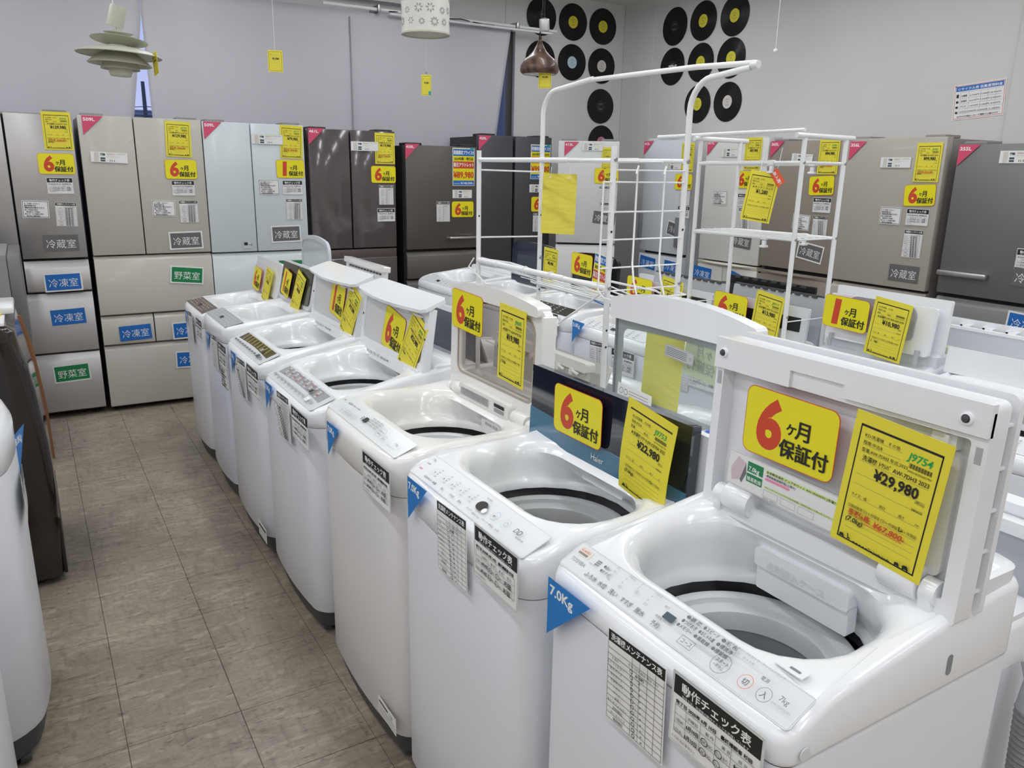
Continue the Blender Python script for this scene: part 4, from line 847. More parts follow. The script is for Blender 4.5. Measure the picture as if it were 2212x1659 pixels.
# A4, A5 folding lids with a grip flap on top
def fold_lid(q, W, P, zt=1.095, xb=.40):
    zh = P['hh']; M = lidM(W, xb, zh-.01, 8); hgt = (zt-zh)/math.cos(math.radians(8))
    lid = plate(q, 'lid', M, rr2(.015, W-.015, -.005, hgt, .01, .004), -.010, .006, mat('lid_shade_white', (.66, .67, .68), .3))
    plate(lid, 'lid_rim', M, rr2(.010, W-.010, -.008, hgt+.006, .01, .004), -.016, .012, WHITE, rr2(.035, W-.035, .03, hgt-.02, .02, .02))
    top = M @ Vector((0, hgt, 0)); Mf = frame((top.x, 0, zt+.008), (0, 1, 0), (math.cos(.32), 0, math.sin(.32)))
    fo = [(.0, -.035), (.02, -.048)]+[(.04+(W-.08)*i/10, -.050-.016*math.sin(PI*i/10)) for i in range(11)]+[(W-.02, -.048), (W, -.035), (W-.012, .045), (W-.03, .055), (.03, .055), (.012, .045)]
    fl_ = plate(q, 'lid_flap', Mf, fo, -.006, .006, WHITE)
    hs, ht = W*.25, W*.75
    b = bmesh.new(); loft(b, [[Mf @ Vector(p) for p in ((hs, -.030, .0065), (ht, -.030, .0065), (ht-.01, .030, .0065), (hs+.01, .030, .0065))], [Mf @ Vector(p) for p in ((hs+.02, -.018, .0075), (ht-.02, -.018, .0075), (ht-.03, .020, .0075), (hs+.03, .020, .0075))]], True, True, True); fin(b, 'grip_recess', mat('grip_tray', (.52, .54, .56), .3), fl_, 0)
    for kk in range(5):
        b = bmesh.new(); teeth(b, .04+(W-.08)*kk/5, .04+(W-.08)*(kk+1)/5, hgt-.03, M, 1, .02); fin(b, 'pivot', WHITE, lid)
    b = bmesh.new(); prism(b, rr2(.03, W-.03, -.03, .012, .006, .006), -.030, .012, M); hb_ = fin(b, 'hinge_bar', WHITE, q)
    c = Card(.30, .02, None); c.rects([(.01+i*.012, .004, .0015 if i % 3 else .004, .012) for i in range(10)], PG); c.text('保証票', .14, .005, .010, PG, width=.08); link('print', c.mesh('print'), hb_, frame(M @ Vector((W/2+.03, -.008, -.0305)), (0, -1, 0), (0, 0, 1)))
    for s in (.012, W-.012):
        b = bmesh.new(); lathe(b, [(0, -.019), (.004, -.018), (.004, -.012)], (0, 0, 0), 10, M=M @ Matrix.Translation((s+.008 if s < .1 else s-.008, hgt*.55, 0))); fin(b, 'bumper', GREYB, lid)
    for k in range(3):
        b = bmesh.new(); prism(b, rr2(.06, .11, 0, .045, .008, .01), -.014-.0*k, -.004, frame((.372, .0+.03, P['hh']-.055-.05*k), (0, 1, 0), (.15, 0, 1))); fin(b, 'softener_cup', GREYL if k == 1 else WHITE, q)
        if k: break
    return lid
P4 = dict(br2=.186, bz2=.782, hf=.790, dzp=.040, pd=.105, xh=.385, hh=.885, hb=.905, D=.56, seam=.742, ctrl=ctl_beat(False), bulge=.02,  my=.05, mr=.12, mrf=.12, bz=.765, br=.225, bc=(.28, .30), rf=.07, rearh=.0)
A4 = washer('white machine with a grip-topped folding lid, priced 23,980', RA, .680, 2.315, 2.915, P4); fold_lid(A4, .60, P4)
P5 = dict(P4, hf=.800, seam=.748, ctrl=ctl_beat(True))
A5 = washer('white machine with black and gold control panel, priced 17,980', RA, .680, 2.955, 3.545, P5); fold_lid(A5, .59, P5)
# A6, A7
P6 = dict(hf=.835, dzp=.02, pd=.10, xh=.36, hh=.880, hb=.90, D=.54, seam=.765, ctrl=ctl_small('grey'), bulge=.02,  my=.05, mr=.13, mrf=.13, bz=.79, br=.20, bc=(.27, .26), rf=.06, body=mat('cool_white_steel', (.66, .68, .78), .3), drum=RINGW, ring=WHITE)
A6 = washer('white machine with a dark olive glass lid, second from the far end', RA, .690, 3.585, 4.095, P6)
M = lidM(.51, .385, .885, 12); OLV = mat('olive_glass', (.045, .047, .035), .08, coat=.5)
lid = plate(A6, 'lid', M, rr2(.0, .51, 0, .195, .03, .008), -.004, .020, WHITE); plate(lid, 'glass_front', M, rr2(.012, .498, .02, .188, .025, .006), -.010, -.003, OLV)
plate(lid, 'edge_strip', M, rr2(.24, .247, .02, .188, .001, .001), -.011, -.0095, BLACK)
M2_ = lidM(.51, .46, .885, 14); l2 = plate(A6, 'inner_lid', M2_, rr2(.0, .50, 0, .17, .02, .008), -.004, .010, WHITE); b = bmesh.new(); teeth(b, .02, .48, .06, M2_, 16, .012); teeth(b, .02, .48, .10, M2_, 16, .012); fin(b, 'vent', GREYB, l2)
P7 = dict(P6, hf=.810, hh=.850, hb=.87, seam=.735, ctrl=ctl_small('brown'), bz=.765, body=SHEET)
A7 = washer('white machine with brown control panel at the far end of the near row', RA, .690, 4.135, 4.645, P7)
M = lidM(.51, .385, .86, 12); lid = plate(A7, 'lid', M, rr2(.0, .51, 0, .185, .04, .010), -.006, .030, WHITE); plate(lid, 'lid_back', M, rr2(.02, .49, 0, .15, .03, .01), .031, .045, OLV)
# ---- things printed and taped on row A
def XA(q, me, u, v, x=.70, a=0, **k):
    s = stick(me, q, u, v, 'X', x, a, **k); return s
def triA(q, u, v, x, me, kx=1, ky=1, tl=.10):
    P = at(u, v, 'X', x)+Vector((-.010, -.056*kx, -.054*ky)); stick(me, q, P, 0, 'X', 0, kx=kx, ky=ky, nrm=(-1, tl, 0))
T70 = tri('7.0Kg', PSKY)
def front(y, q, x=None): return q.location.x-.028 if x is None else x
xa = {q.name: q.location.x for q in (A1, A2, A3, A4, A5, A6, A7)}
for q_, u_, v_, kx_, ky_ in ((A1, 1199, 1240, 1.05, 1), (A2, 892, 1025, .9, .95), (A3, 716, 907, .85, .95), (A4, 580, 820, .9, 1.0), (A5, 505, 755, .8, .95), (A6, 452, 715, .7, .9), (A7, 405, 668, .7, .9)):
    triA(q_, u_, v_, xa[q_.name]-(.003 if q_ is A1 else .008), T70, kx_, ky_, .0)
XA(A1, MAINT, 1373, 1498, xa[A1.name]-.010, 2, off=.002); XA(A1, CHECK, 1545, 1592, xa[A1.name]-.011, 0, off=.003)
XA(A2, MAINT, 978, 1178, xa[A2.name]-.018, 2, off=.002); XA(A2, CHECK, 1073, 1222, xa[A2.name]-.018, 0, off=.003)
XA(A3, CHECK, 815, 1038, xa[A3.name]-.022, 0, off=.003, kx=1.12)
XA(A4, MAINTD, 615, 900, xa[A4.name]-.024, 2, off=.003, kx=1.1); XA(A4, CHECK, 650, 923, xa[A4.name]-.028, 0, off=.003, kx=1.1)
XA(A5, MAINTD, 525, 817, xa[A5.name]-.024, 2, off=.003, kx=1); XA(A5, CHECK, 548, 823, xa[A5.name]-.028, 0, off=.003, kx=1.1)
XA(A6, MAINT, 466, 760, xa[A6.name]-.022, 2, off=.003, kx=.9); XA(A6, CHECK, 482, 768, xa[A6.name]-.026, 0, off=.003); XA(A6, NOTICE, 487, 815, xa[A6.name]-.024, 0, off=.003)
XA(A7, MAINT, 414, 705, xa[A7.name]-.022, 2, off=.003, kx=.8); XA(A7, CHECK, 432, 712, xa[A7.name]-.026, 0, off=.003, kx=.9)
def lidx(q, xl, z, zh, lean): return xl
XA(A1, W6, 1706, 932, 1.013, -1, off=.003, kx=.98)
c1 = price_card('29,980', 'J9754', '洗濯機 ﾄｳｼﾊﾞ AW-7DH3 2023', '¥67,800-', '(7.0kg)', full=True); XA(A1, c1, 1922, 1068, 1.005, -5, off=.004)
c = Card(.235, .062, LAMI); c.rect(.002, .002, .231, .058, PW); c.poly([(.008, .03), (.022, .055), (.040, .048), (.030, .015), (.012, .008)], mat('photo_pink', (.62, .52, .56), .5)); c.poly([(.030, .015), (.040, .048), (.043, .03), (.034, .010)], PG)
c.rect(.044, .036, .034, .018, PGREEN); c.text('7.0kg', .0465, .0385, .011, PWL, .02); c.rect(.044, .018, .034, .015, PGREEN); c.text('簡易乾燥', .0455, .021, .0082, PWL, .01, width=.031)
c.rects([(.084, .0475, .14, .005), (.084, .021, .135, .003)], PHY); c.rect(.084, .035, .05, .004, PHP); c.text('全自動洗濯機 ピュアホワイト AW-7DH3(W) [洗濯7.0kg', .085, .048, .0048, PK, .01, width=.145); c.text('/簡易乾燥(送風機能)/上開き]', .085, .0415, .0048, PK, .01, width=.06); c.text('ウルトラファインバブル洗浄搭載。抜群の低さで高い仕上がり', .085, .0215, .0036, PG, width=.13)
for i in range(3): c.frm(.084+i*.036, .006, .03, .012, .0004, PG)
c.text('他モデル・全モデル', .084, .0022, .0034, PK, width=.03); XA(A1, c.mesh('spec_strip'), 1692, 1056, 1.008, -2, off=.0045)
XA(A2, W6, 1250, 897, 1.030, 0, off=.004); XA(A2, price_card('22,980', 'J9753', '洗濯機 ﾊｲｱｰﾙ JW-CD70A 2022', None, '(7.0kg)', curl=-.012), 1397, 989, 1.010, -9, off=.006)
XA(A3, W6, 1011, 674, 1.075, -2, off=.003, kx=1.02); XA(A3, price_card('19,980', 'J9605', '洗濯機 ｱｸｱ AQW-GV70J 2020', None, '(7.0kg)'), 1107, 747, 1.072, -3, off=.003, kx=.92)
def XL(q, me, u, v, x, a, lean, **k):
    an = math.radians(lean); P = at(u, v, 'X', x); stick(me, q, P, 0, 'X', 0, a, nrm=(-math.cos(an), 0, math.sin(an)), **k)
XL(A4, W6, 852, 717, 1.085, -10, 8, off=.004, kx=1.0, ky=1.3); XL(A4, price_card('23,980', 'J9707', '洗濯機 ﾋﾀﾁ BW-V70F 2020', None, '(7.0kg)'), 893, 745, 1.078, -22, 10, off=.004, kx=.95)
XL(A5, W1, 731, 647, 1.085, -8, 8, off=.004, kx=.9, ky=1.25); XL(A5, price_card('17,980', 'J9708', '洗濯機 ﾋﾀﾁ BW-V70E 2019', None, '(7.0kg)'), 759, 675, 1.078, -20, 10, off=.004, kx=.95)
XL(A6, W1, 624, 612, 1.085, -8, 12, off=.012, kx=.75, ky=1.1); XL(A6, price_card('8,980', 'J9709', '洗濯機 ES-GV8 2017', None, '(8.0kg)'), 648, 637, 1.080, -14, 12, off=.012, kx=.95)
XL(A7, W6, 560, 602, 1.080, -4, 12, off=.012, kx=.85, ky=1.05); XL(A7, price_card('9,980', 'J9710', '洗濯機 NA-F60 2019', None, '(6.0kg)'), 582, 617, 1.075, -10, 12, off=.012, kx=.9, ky=.85)
c = Card(.20, .05, PW); c.rect(.01, .034, .10, .006, PK); c.rects([(.01, .006+i*.008, .18, .002) for i in range(3)], PG); c.text('⚠注意', .12, .030, .013, PK); XA(A3, c.mesh('warning_sticker'), 838, 1544, xa[A3.name]-.012, 0, off=.002, kx=.6)
c = Card(.12, .06, PW); c.rect(.008, .04, .104, .011, PK); c.rects([(.01, .006+i*.008, .1, .002) for i in range(4)], PG); XA(A5, c.mesh('energy_sticker'), 569, 1148, xa[A5.name]-.02, 0, off=.002)
# ================================================================ ROW B (backs to row A, looks to +X)
RB = 'washing machines standing back to back behind the near row'
def PB(**k):
    d = dict(hf=.82, dzp=.02, pd=.08, xh=.37, hh=.88, hb=.89, D=.54, seam=.76, bulge=.02, bz=.76, br=.215, bc=(.26, .27), rf=.05, my=.05); d.update(k); return d
XB = 1.80
def flat_lid(q, W, xh, zh, hgt, lean, m, r=.02, rt=.02, arc=0, th=.014, s0=0, nm='lid'):
    M = lidM(W, xh, zh, lean); return plate(q, nm, M, rr2(s0, W-s0, 0, hgt, r, rt, arc), -th/2, th/2, m), M
p = PB(hf=.80, hb=.852, hh=.85, seam=.785, bz=.72); B0 = washer('white machine behind the nearest one, ribbed drain hose at its side', RB, 1.78, .535, 1.075, p, 1)
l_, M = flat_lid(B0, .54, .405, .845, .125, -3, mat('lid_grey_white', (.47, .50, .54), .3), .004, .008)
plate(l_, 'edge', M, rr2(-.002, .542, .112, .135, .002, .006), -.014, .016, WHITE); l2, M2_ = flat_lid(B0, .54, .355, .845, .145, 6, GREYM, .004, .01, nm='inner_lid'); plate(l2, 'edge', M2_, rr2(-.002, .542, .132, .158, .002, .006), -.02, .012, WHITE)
b = bmesh.new(); HS = [Vector((1.295, .490, .0))+Vector((.03*math.sin(t*2.2)-.015*t, -.010*t, .72-.66*t)) for t in [i/120 for i in range(121)]]
tube(b, HS, [.026+(.004 if i % 2 else 0) for i in range(len(HS))], 18); hs = fin(b, 'drain_hose', mat('hose_grey', (.30, .30, .30), .45), B0, 30)
hs.matrix_local = WM[B0.name].inverted(); hs.parent = B0
b = bmesh.new(); tube(b, [(1.292, .492, .712), (1.300, .490, .765), (1.31, .51, .79)], [.026, .026, .022], 14); hc = fin(b, 'hose_clamp', GREYL, B0); hc.matrix_local = WM[B0.name].inverted()
p = PB(hb=.90, hh=.90, seam=.80); B1 = washer('white machine whose clear arched lid shows the backs of yellow cards', RB, 1.78, 1.185, 1.755, p, 1)
# arched clear lid, seen from behind
M = lidM(.57, .385, .885, 0); s_a, s_b = .02, .55
def pane_print():
    m = bpy.data.materials.new('frosted_print'); m.use_nodes = True; n = m.node_tree; b_ = n.nodes['Principled BSDF']; b_.inputs['Base Color'].default_value = (.42, .43, .43, 1); b_.inputs['Roughness'].default_value = .25; b_.inputs['Alpha'].default_value = .88; return m
PPR = pane_print(); CLG = glass('clear_window', (.75, .8, .8), .07)
lid = plate(B1, 'lid', M, rr2(s_a, s_b, .262, .318, .004, .01, .030), -.016, .020, WHITE)
plate(lid, 'printed_border', M, rr2(s_a+.012, s_b-.012, .0, .285, .02, .03, .026), -.004, -.001, PPR, rr2(s_a+.036, s_b-.030, .048, .232, .012, .018, .010))
plate(lid, 'window', M, rr2(s_a+.010, s_b-.010, .0, .285, .02, .03, .026), -.0008, .0022, CLG)
plate(lid, 'border_edge', M, rr2(s_a+.006, s_b-.006, -.004, .29, .02, .03, .026), -.005, .004, GREYM, rr2(s_a+.012, s_b-.012, .0, .285, .02, .03, .026))
b = bmesh.new(); Mk = Matrix.Translation((.425, .455, .900)); lathe(b, [(0, .034), (.014, .034), (.016, .036), (.022, .034), (.024, .026), (.024, .012), (.020, .0), (0, 0)], (0, 0, 0), 22, M=Mk); kn = fin(b, 'inlet_cap', WHITE, B1)
b = bmesh.new(); lathe(b, [(0, .0365), (.013, .0368)], (0, 0, 0), 20, M=Mk); fin(b, 'blue_ring', mat('inlet_blue', (.02, .12, .6), .4), kn)
b = bmesh.new(); bxx(b, .40, .45, .415, .495, .8995, .903, .001); fin(b, 'inlet_well', BLACK, B1)
c = Card(.16, .06, PW); c.ring(.018, .04, .009, .002, PG, 16); c.ring(.04, .04, .009, .002, PG, 16); c.rects([(.055, .046-.008*i, .09, .0014) for i in range(4)]+[(.055, .004+.004*i, .1, .0012) for i in range(2)], PG)
stick(c.mesh('notice_card'), B1, 1371, 862, 'X', 1.376, -3, kx=.9)
c = Card(.105, .032, mat('label_silver', (.50, .51, .52), .3), .004); c.rects([(.006, .006+i*.0045, .075, .0018) for i in range(5)], PG); c.frm(.0015, .0015, .102, .029, .0005, PG); c.text('▽', .09, .011, .009, PG); stick(c.mesh('sticker'), B1, 1469, 766, 'X', 1.376, -4)
stick(Card(.148, .21, PYB).mesh('price_card'), B1, 1430, 802, 'X', 1.400, -3, off=0, nrm=(-1, 0, 0)); stick(warranty_back(), B1, 1536, 780, 'X', 1.402, -5, off=0)
p = PB(hb=.84, hh=.85); B2 = washer('white machine enclosed by the tall rack, its aged folding lid seen from behind', RB, 1.80, 1.865, 2.425, p, 1)
def vfold(q, W, xh, zh, m, m2, h1=.13, inner=True):
    l_, M = flat_lid(q, W, xh, zh, h1, -4, m2, .006, .01); plate(l_, 'top_bar', M, rr2(-.004, W+.004, h1-.028, h1+.002, .004, .008), -.020, .016, m)
    for k in range(7):
        s = .05+k*(W-.1)/6; b = bmesh.new(); tube(b, [M @ Vector((s-.018, h1-.035, .016)), M @ Vector((s, h1-.030, .024)), M @ Vector((s+.018, h1-.038, .016))], .005, 6); lathe(b, [(0, -.004), (.011, -.004), (.011, .004), (.006, .005), (0, .005)], (0, 0, 0), 10, M=M @ Matrix.Translation((s-.012, h1-.034, .020))); fin(b, 'clip', m, l_)
    if inner: l3, M3 = flat_lid(q, W, xh-.05, zh, h1-.01, -22, m, .006, .01, nm='inner_lid')
    return l_
vfold(B2, .56, .40, .845, BEIGE if 0 else mat('ivory_plastic', (.66, .65, .62), .3), mat('aged_panel', (.50, .49, .45), .4))
p = PB(hb=.80, hh=.80, hf=.77, seam=.70, bz=.68); B3 = washer('white machine with a smoky grey-blue lid, glimpsed through the window of the glass lid', RB, 1.86, 2.63, 3.15, p, 1)
SMK = glass('smoky_lid', (.10, .12, .16), .75); M = lidM(.52, .42, .79, -2); lid = plate(B3, 'lid', M, rr2(.02, .50, 0, .20, .01, .012), -.006, .006, SMK); plate(lid, 'frame_bar', M, rr2(.01, .51, .185, .203, .004, .004), -.012, .014, WHITE); plate(B3, 'inner_lid', lidM(.52, .36, .79, 20), rr2(.02, .50, 0, .15, .01, .012), -.004, .004, GREYM)
p = PB(hb=.86, hh=.87); B5 = washer('white machine with a hinge-toothed lid edge behind the grip-topped lids', RB, 1.80, 3.50, 4.04, p, 1)
lid, M = flat_lid(B5, .54, .39, .865, .215, -5, WHITE2, .008, .012)
plate(lid, 'top_bar', M, rr2(-.004, .544, .195, .222, .004, .006), -.016, .018, WHITE2); b = bmesh.new(); teeth(b, .05, .50, .178, M, 11, -.012); fin(b, 'hinge_teeth', GREYB, lid)
p = PB(hb=.84, hh=.85); B6 = washer('white machine with a tall arched pale lid, farthest in the middle row', RB, 1.80, 4.26, 4.80, p, 1)
lid = plate(B6, 'lid', lidM(.54, .39, .845, 0), rr2(.02, .52, 0, .275, .01, .05, .030), -.004, .004, mat('pale_lid', (.55, .60, .62), .15, coat=.3)); plate(lid, 'edge_trim', lidM(.54, .39, .845, 0), rr2(.016, .524, 0, .280, .01, .05, .030), -.008, .008, mat('edge_white', (.62, .65, .70), .3), rr2(.026, .514, .01, .262, .01, .05, .026))
# ================================================================ ROW C (looks to -X)
RC = 'washing machines in the middle row facing the near one'
def PC(**k):
    d = dict(hf=.835, dzp=.03, pd=.08, xh=.36, hh=.895, hb=.905, D=.52, seam=.79, bulge=.015, bz=.78, br=.205, bc=(.25, .26), rf=.05, my=.04, mr=.12, ctrl=ctl_small('white')); d.update(k); return d
XC = 2.15
C0 = washer('white machine behind the nearest lid with fine print along its rear console', RC, XC, .89, 1.43, PC(hb=.93, hh=.92, D=.56))
c = Card(.46, .05, mat('console_pale', (.60, .66, .68), .2), .01); 
for i in range(5): c.rects([(.03+i*.09, .010+j*.006, .06-.01*(j % 3), .002) for j in range(5)], PLG)
link('rear_print', c.mesh('rear_print'), C0, frame((.475, .27, .944), (0, -1, 0), (1, 0, 0)))
lid, M = flat_lid(C0, .54, .40, .92, .085, 5, WHITE, .004, .006)
C1 = washer('white machine with a grey inner lid recess, marked one month, priced 10,980', RC, XC, 1.455, 1.92, PC(hb=.95, hh=.905, pd=.06, mr=.13, bc=(.25, .2325), br=.18, top=mat('cool_gloss_white', (.68, .71, .75), .2, coat=.3)))
lid, M = flat_lid(C1, .465, .385, .955, .165, 6, WHITE, .01, .006, 0, .02, .03); plate(C1, 'outer_lid', lidM(.46, .435, .955, 4), rr2(.01, .45, 0, .19, .01, .006), -.006, .010, WHITE)
plate(lid, 'recess', M, rr2(.09, .36, .045, .165, .02, .04), -.018, -.010, GREYL if 0 else mat('recess_grey', (.33, .35, .38), .35)); c = Card(.12, .03); c.text('AIR WASH', .0, .005, .016, PK, .02); link('lettering', c.mesh('lettering'), lid, frame(M @ Vector((.155, .105, -.0195)), (0, -1, 0), (0, 0, 1)))
for s in (.06, .40): b = bmesh.new(); tube(b, [M @ Vector((s, -.03, -.02)), M @ Vector((s, .02, -.02))], .008, 8); fin(b, 'hinge', GREYL, C1)
b = bmesh.new(); bxx(b, .475, .515, .012, .042, .955, .985, .004); fin(b, 'hose_clip', mat('yellowed_clip', (.60, .57, .45), .4), C1)
C2 = washer('white machine with a flat white lid and black window band, priced 13,980', RC, XC, 1.95, 2.425, PC(hb=.90, bc=(.25, .235), br=.18))
def band_lid(q, W, zh=.905, h=.145, x=.345, teethm=None):
    lid, M = flat_lid(q, W, x, zh, h, 5, mat('lid_pale_white', (.66, .69, .71), .25, coat=.3), .012, .008, 0, .012, .0)
    plate(lid, 'window_band', M, rr2(.03, W-.11, .050, .105, .003, .003), -.0075, -.006, BLACK)
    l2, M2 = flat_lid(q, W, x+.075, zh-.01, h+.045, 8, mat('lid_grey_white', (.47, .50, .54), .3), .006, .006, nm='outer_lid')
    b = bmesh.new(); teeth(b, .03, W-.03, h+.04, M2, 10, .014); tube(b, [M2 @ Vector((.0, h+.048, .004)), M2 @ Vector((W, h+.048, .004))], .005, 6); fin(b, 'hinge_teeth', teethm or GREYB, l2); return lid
band_lid(C2, .47)
C3 = washer('small white machine with a blue 5.0Kg triangle on its front', RC, XC, 2.455, 2.995, PC(hf=.84, hb=.90, bulge=.01, rf=.03)); band_lid(C3, .48, .905, .135)
C4 = washer('white machine with a glossy black lid carrying a red and yellow outlet card', RC, XC, 3.03, 3.60, PC(hf=.86, ctrl=ctl_small('black'), pd=.09))
lid, M = flat_lid(C4, .56, .355, .90, .215, 3, BLACK, .02, .03, .012, .02, .09); plate(lid, 'glass', M, rr2(.13, .44, .03, .18, .02, .02), -.0105, -.0095, mat('black_glass', (.01, .01, .012), .05, coat=.6)); plate(C4, 'side_panel', lidM(.56, .40, .90, 3), rr2(.44, .55, .02, .21, .006, .006), -.008, .008, mat('silver_panel', (.45, .46, .48), .3))
C5 = washer('white machine with a navy framed window lid, priced 8,980', RC, XC, 3.64, 4.19, PC(hf=.84))
NV = mat('navy_plastic', (.012, .018, .045), .25, coat=.4); lid, M = flat_lid(C5, .55, .36, .885, .235, 2, NV, .02, .04, .012, .022, .05); plate(lid, 'window', M, rr2(.12, .44, .05, .17, .02, .02), -.0125, -.011, mat('navy_window', (.05, .06, .085), .15))
c = Card(.06, .022, PW); c.rects([(.006, .006, .048, .003), (.006, .012, .048, .003)], PG); stick(c.mesh('sticker'), C5, 1153, 608, 'X', 2.49, -4)
C6 = washer('plain white machine farthest in the middle row, mostly hidden by the rack', RC, XC, 4.24, 4.78, PC())
# cards on row C
triA(C3, 1240, 690, XC-.006, tri('5.0Kg', PSKY)); XA(C3, MAINT, 1293, 775, XC-.006, 2, off=.002); XA(C3, CHECK, 1345, 783, XC-.012, 0, off=.002)
XA(C4, CHECK, 1186, 697, XC-.014, 0, off=.003); XA(C4, NOTICE, 1183, 740, XC-.014, 0, off=.003, ky=1.2)
XA(C2, CHECK, 1520, 812, XC-.012, 0, off=.003); XA(C2, MAINT, 1470, 800, XC-.012, 0, off=.003, kx=.8)
XA(C5, W6 if 0 else price_card('8,980', 'J9711', '洗濯機 NW-R704 2018', None, '(7.0kg)'), 1190, 577, 2.49, -3, off=.004, kx=.95)
XA(C4, W6, 1258, 572, 2.475, -2, off=.004); XA(C4, outlet('29,980', '2023年製・AQUAﾌﾟﾘ', '¥53,000-'), 1300, 604, 2.465, -8, off=.004, kx=1, ky=1.2)
XA(C3, W6, 1382, 626, 2.475, -2, off=.004); XA(C3, price_card('12,980', 'J9712', '洗濯機 AT-50 2021', None, '(5.0kg)'), 1449, 647, 2.465, -7, off=.004, kx=.95, ky=.9)
XA(C2, W6, 1578, 664, 2.475, -2, off=.004); XA(C2, price_card('13,980', 'J9717', '洗濯機 NW-T5A 2021', None, '(7.0kg)'), 1657, 687, 2.462, -7, off=.004, kx=.95, ky=.95)
XA(C1, W1, 1828, 677, 2.50, -2, off=.004); XA(C1, price_card('10,980', '', '洗濯機 ﾋﾀﾁ NW-H53 2018', None, '(　kg)', green=False), 1919, 712, 2.485, -6, off=.004, kx=.95, ky=.97)
# ================================================================ ROW D (looks to +X, backs to row C)
RD = 'washing machines behind the middle row, seen from their backs'
D0 = washer('white machine with a flat pale folded lid and a black inlet knob on its console', RD, 3.24, 1.10, 1.655, PB(hb=.875, hh=.87, D=.54, hf=.83, seam=.78, rear=True), 1)
lid, M = flat_lid(D0, .555, .39, .880, .140, 0, mat('lid_flat_pale', (.60, .63, .66), .35), .003, .006, 0, .016); plate(lid, 'edge', M, rr2(-.001, .556, .133, .143, .002, .004), -.010, .010, WHITE)
l2, M2_ = flat_lid(D0, .535, .35, .880, .165, 0, WHITE, .003, .006, nm='inner_lid'); 
for k in range(6):
    s = .08+k*.08; b = bmesh.new(); prism(b, [(s, .140), (s+.035, .140), (s+.035, .148), (s, .148)], -.004, .030, M2_); prism(b, [(s, .134), (s+.008, .134), (s+.008, .154), (s, .154)], .0, .030, M2_); fin(b, 'clip', WHITE, l2)
b = bmesh.new(); lathe(b, [(0, .024), (.016, .024), (.018, .027), (.022, .024), (.024, .004), (.028, .0), (0, 0)], (.465, .07, .888), 20); fin(b, 'inlet_knob', BLACK, D0)
D1 = washer('white machine with a glossy black folded lid beyond the 13,980 machine', RD, 3.24, 2.20, 2.74, PB(hh=.87, hb=.875), 1)
lid, M = flat_lid(D1, .54, .39, .880, .160, 0, mat('black_gloss', (.015, .015, .016), .12, coat=.5), .003, .006, 0, .016); l2, M2_ = flat_lid(D1, .50, .34, .880, .190, 0, BLACK, .003, .006, nm='inner_lid'); b = bmesh.new(); teeth(b, .03, .47, .180, M2_, 8, -.014); fin(b, 'hinge_teeth', GREYB, l2)
D2 = washer('white machine hidden behind the small 5.0Kg one, only its lid edge showing', RD, 3.24, 2.79, 3.35, PB(hh=.87, hb=.875), 1)
lid, M = flat_lid(D2, .56, .39, .880, .125, 0, WHITE, .003, .006, 0, .016)
# ================================================================ LEFT ROW (looks to +X)
RL = 'machines on the left side of the aisle'
DBR = mat('dark_espresso_panel', (.018, .012, .010), .12, coat=.5)
L0 = washer('white machine at the bottom left corner, cut off by the picture edge', RL, -.190, 1.45, 2.03, PB(hf=.80, bulge=.03, rf=.09, seam=.72, base=.09), 1)
L1 = washer('white machine with a blue 8.0Kg triangle at the left edge', RL, -.135, 2.10, 2.66, PB(hf=.90, dzp=.03, hh=.96, hb=.97, bulge=.04, rf=.10, seam=.80, base=.10), 1)
lid, M = flat_lid(L1, .54, .40, .965, .10, 0, WHITE, .01, .02)
t8 = tri('8.0Kg', PSKY); stick(t8, L1, Vector((-.092, 2.47, .765)), 0, 'Y', 0, 0, kx=1, ky=1.1, nrm=(1, -.22, .0))
ck = stick(CHECK, L1, Vector((-.094, 2.30, .70)), 0, 'Y', 0, 0, nrm=(1, 0, 0))
# espresso drum washer with a bowed front
q = thing('drum_washer', 'dark espresso washer with a bowed front and yellow card on its top', 'washer', (-.060, 3.165, 0), 0, RL)
def bow(z):
    K = ((0, .020), (.27, .034), (.54, .032), (.79, .011), (.92, -.014), (1.01, -.03))
    for (a, u), (b_, v) in zip(K, K[1:]):
        if z <= b_: return u+(v-u)*(z-a)/(b_-a)
    return -.03
bm = bmesh.new(); zs = [.03, .06, .15, .25, .262, .268, .35, .45, .55, .65, .75, .85, .93, .97, .99]
loft(bm, [[Vector((x, y, z)) for x, y in rrect(-.60, bow(z)-(.02 if z > .98 else (.004 if abs(z-.262) < .008 else 0)), 0, .60, .02, .035)] for z in zs], True, True, True); fin(bm, 'body', DBR, q, 30)
bm = bmesh.new(); bxx(bm, .0, .012, .02, .58, .03, .255, .003); o = fin(bm, 'kick_panel', mat('espresso_matt', (.02, .014, .012), .3), q); o.location = (.022, 0, 0)
box('top_deck', -.59, -.05, .01, .59, .991, 1.004, WHITE, q, .003); bm = bmesh.new(); loft(bm, [[Vector((bow(z)-.03, y, z)) for y in (.601, .606)]+[Vector((bow(z)+.008, y, z)) for y in (.606, .601)] for z in [.30+.07*i for i in range(10)]], True, True, True); fin(bm, 'edge_trim', mat('copper_edge', (.35, .16, .07), .4), q)
for yy in (.06, .54):
    for xx in (-.06, -.5): b = bmesh.new(); lathe(b, [(0, 0), (.024, 0), (.024, .01), (.015, .014), (.015, .029), (0, .029)], (xx, yy, 0), 12); fin(b, 'foot', RUBBER, q)
bm = bmesh.new(); bxx(bm, -.30, -.02, .18, .44, 1.005, 1.03, .006); fin(bm, 'control_pod', WHITE, q)
stick(price_card('59,980', 'J9720', '洗濯乾燥機 2019', None, '(9.0kg)'), q, Vector((-.19, 3.20, 1.105)), 0, 'Y', 0, 0, nrm=(.2, -1, .1), off=0, ky=.8)
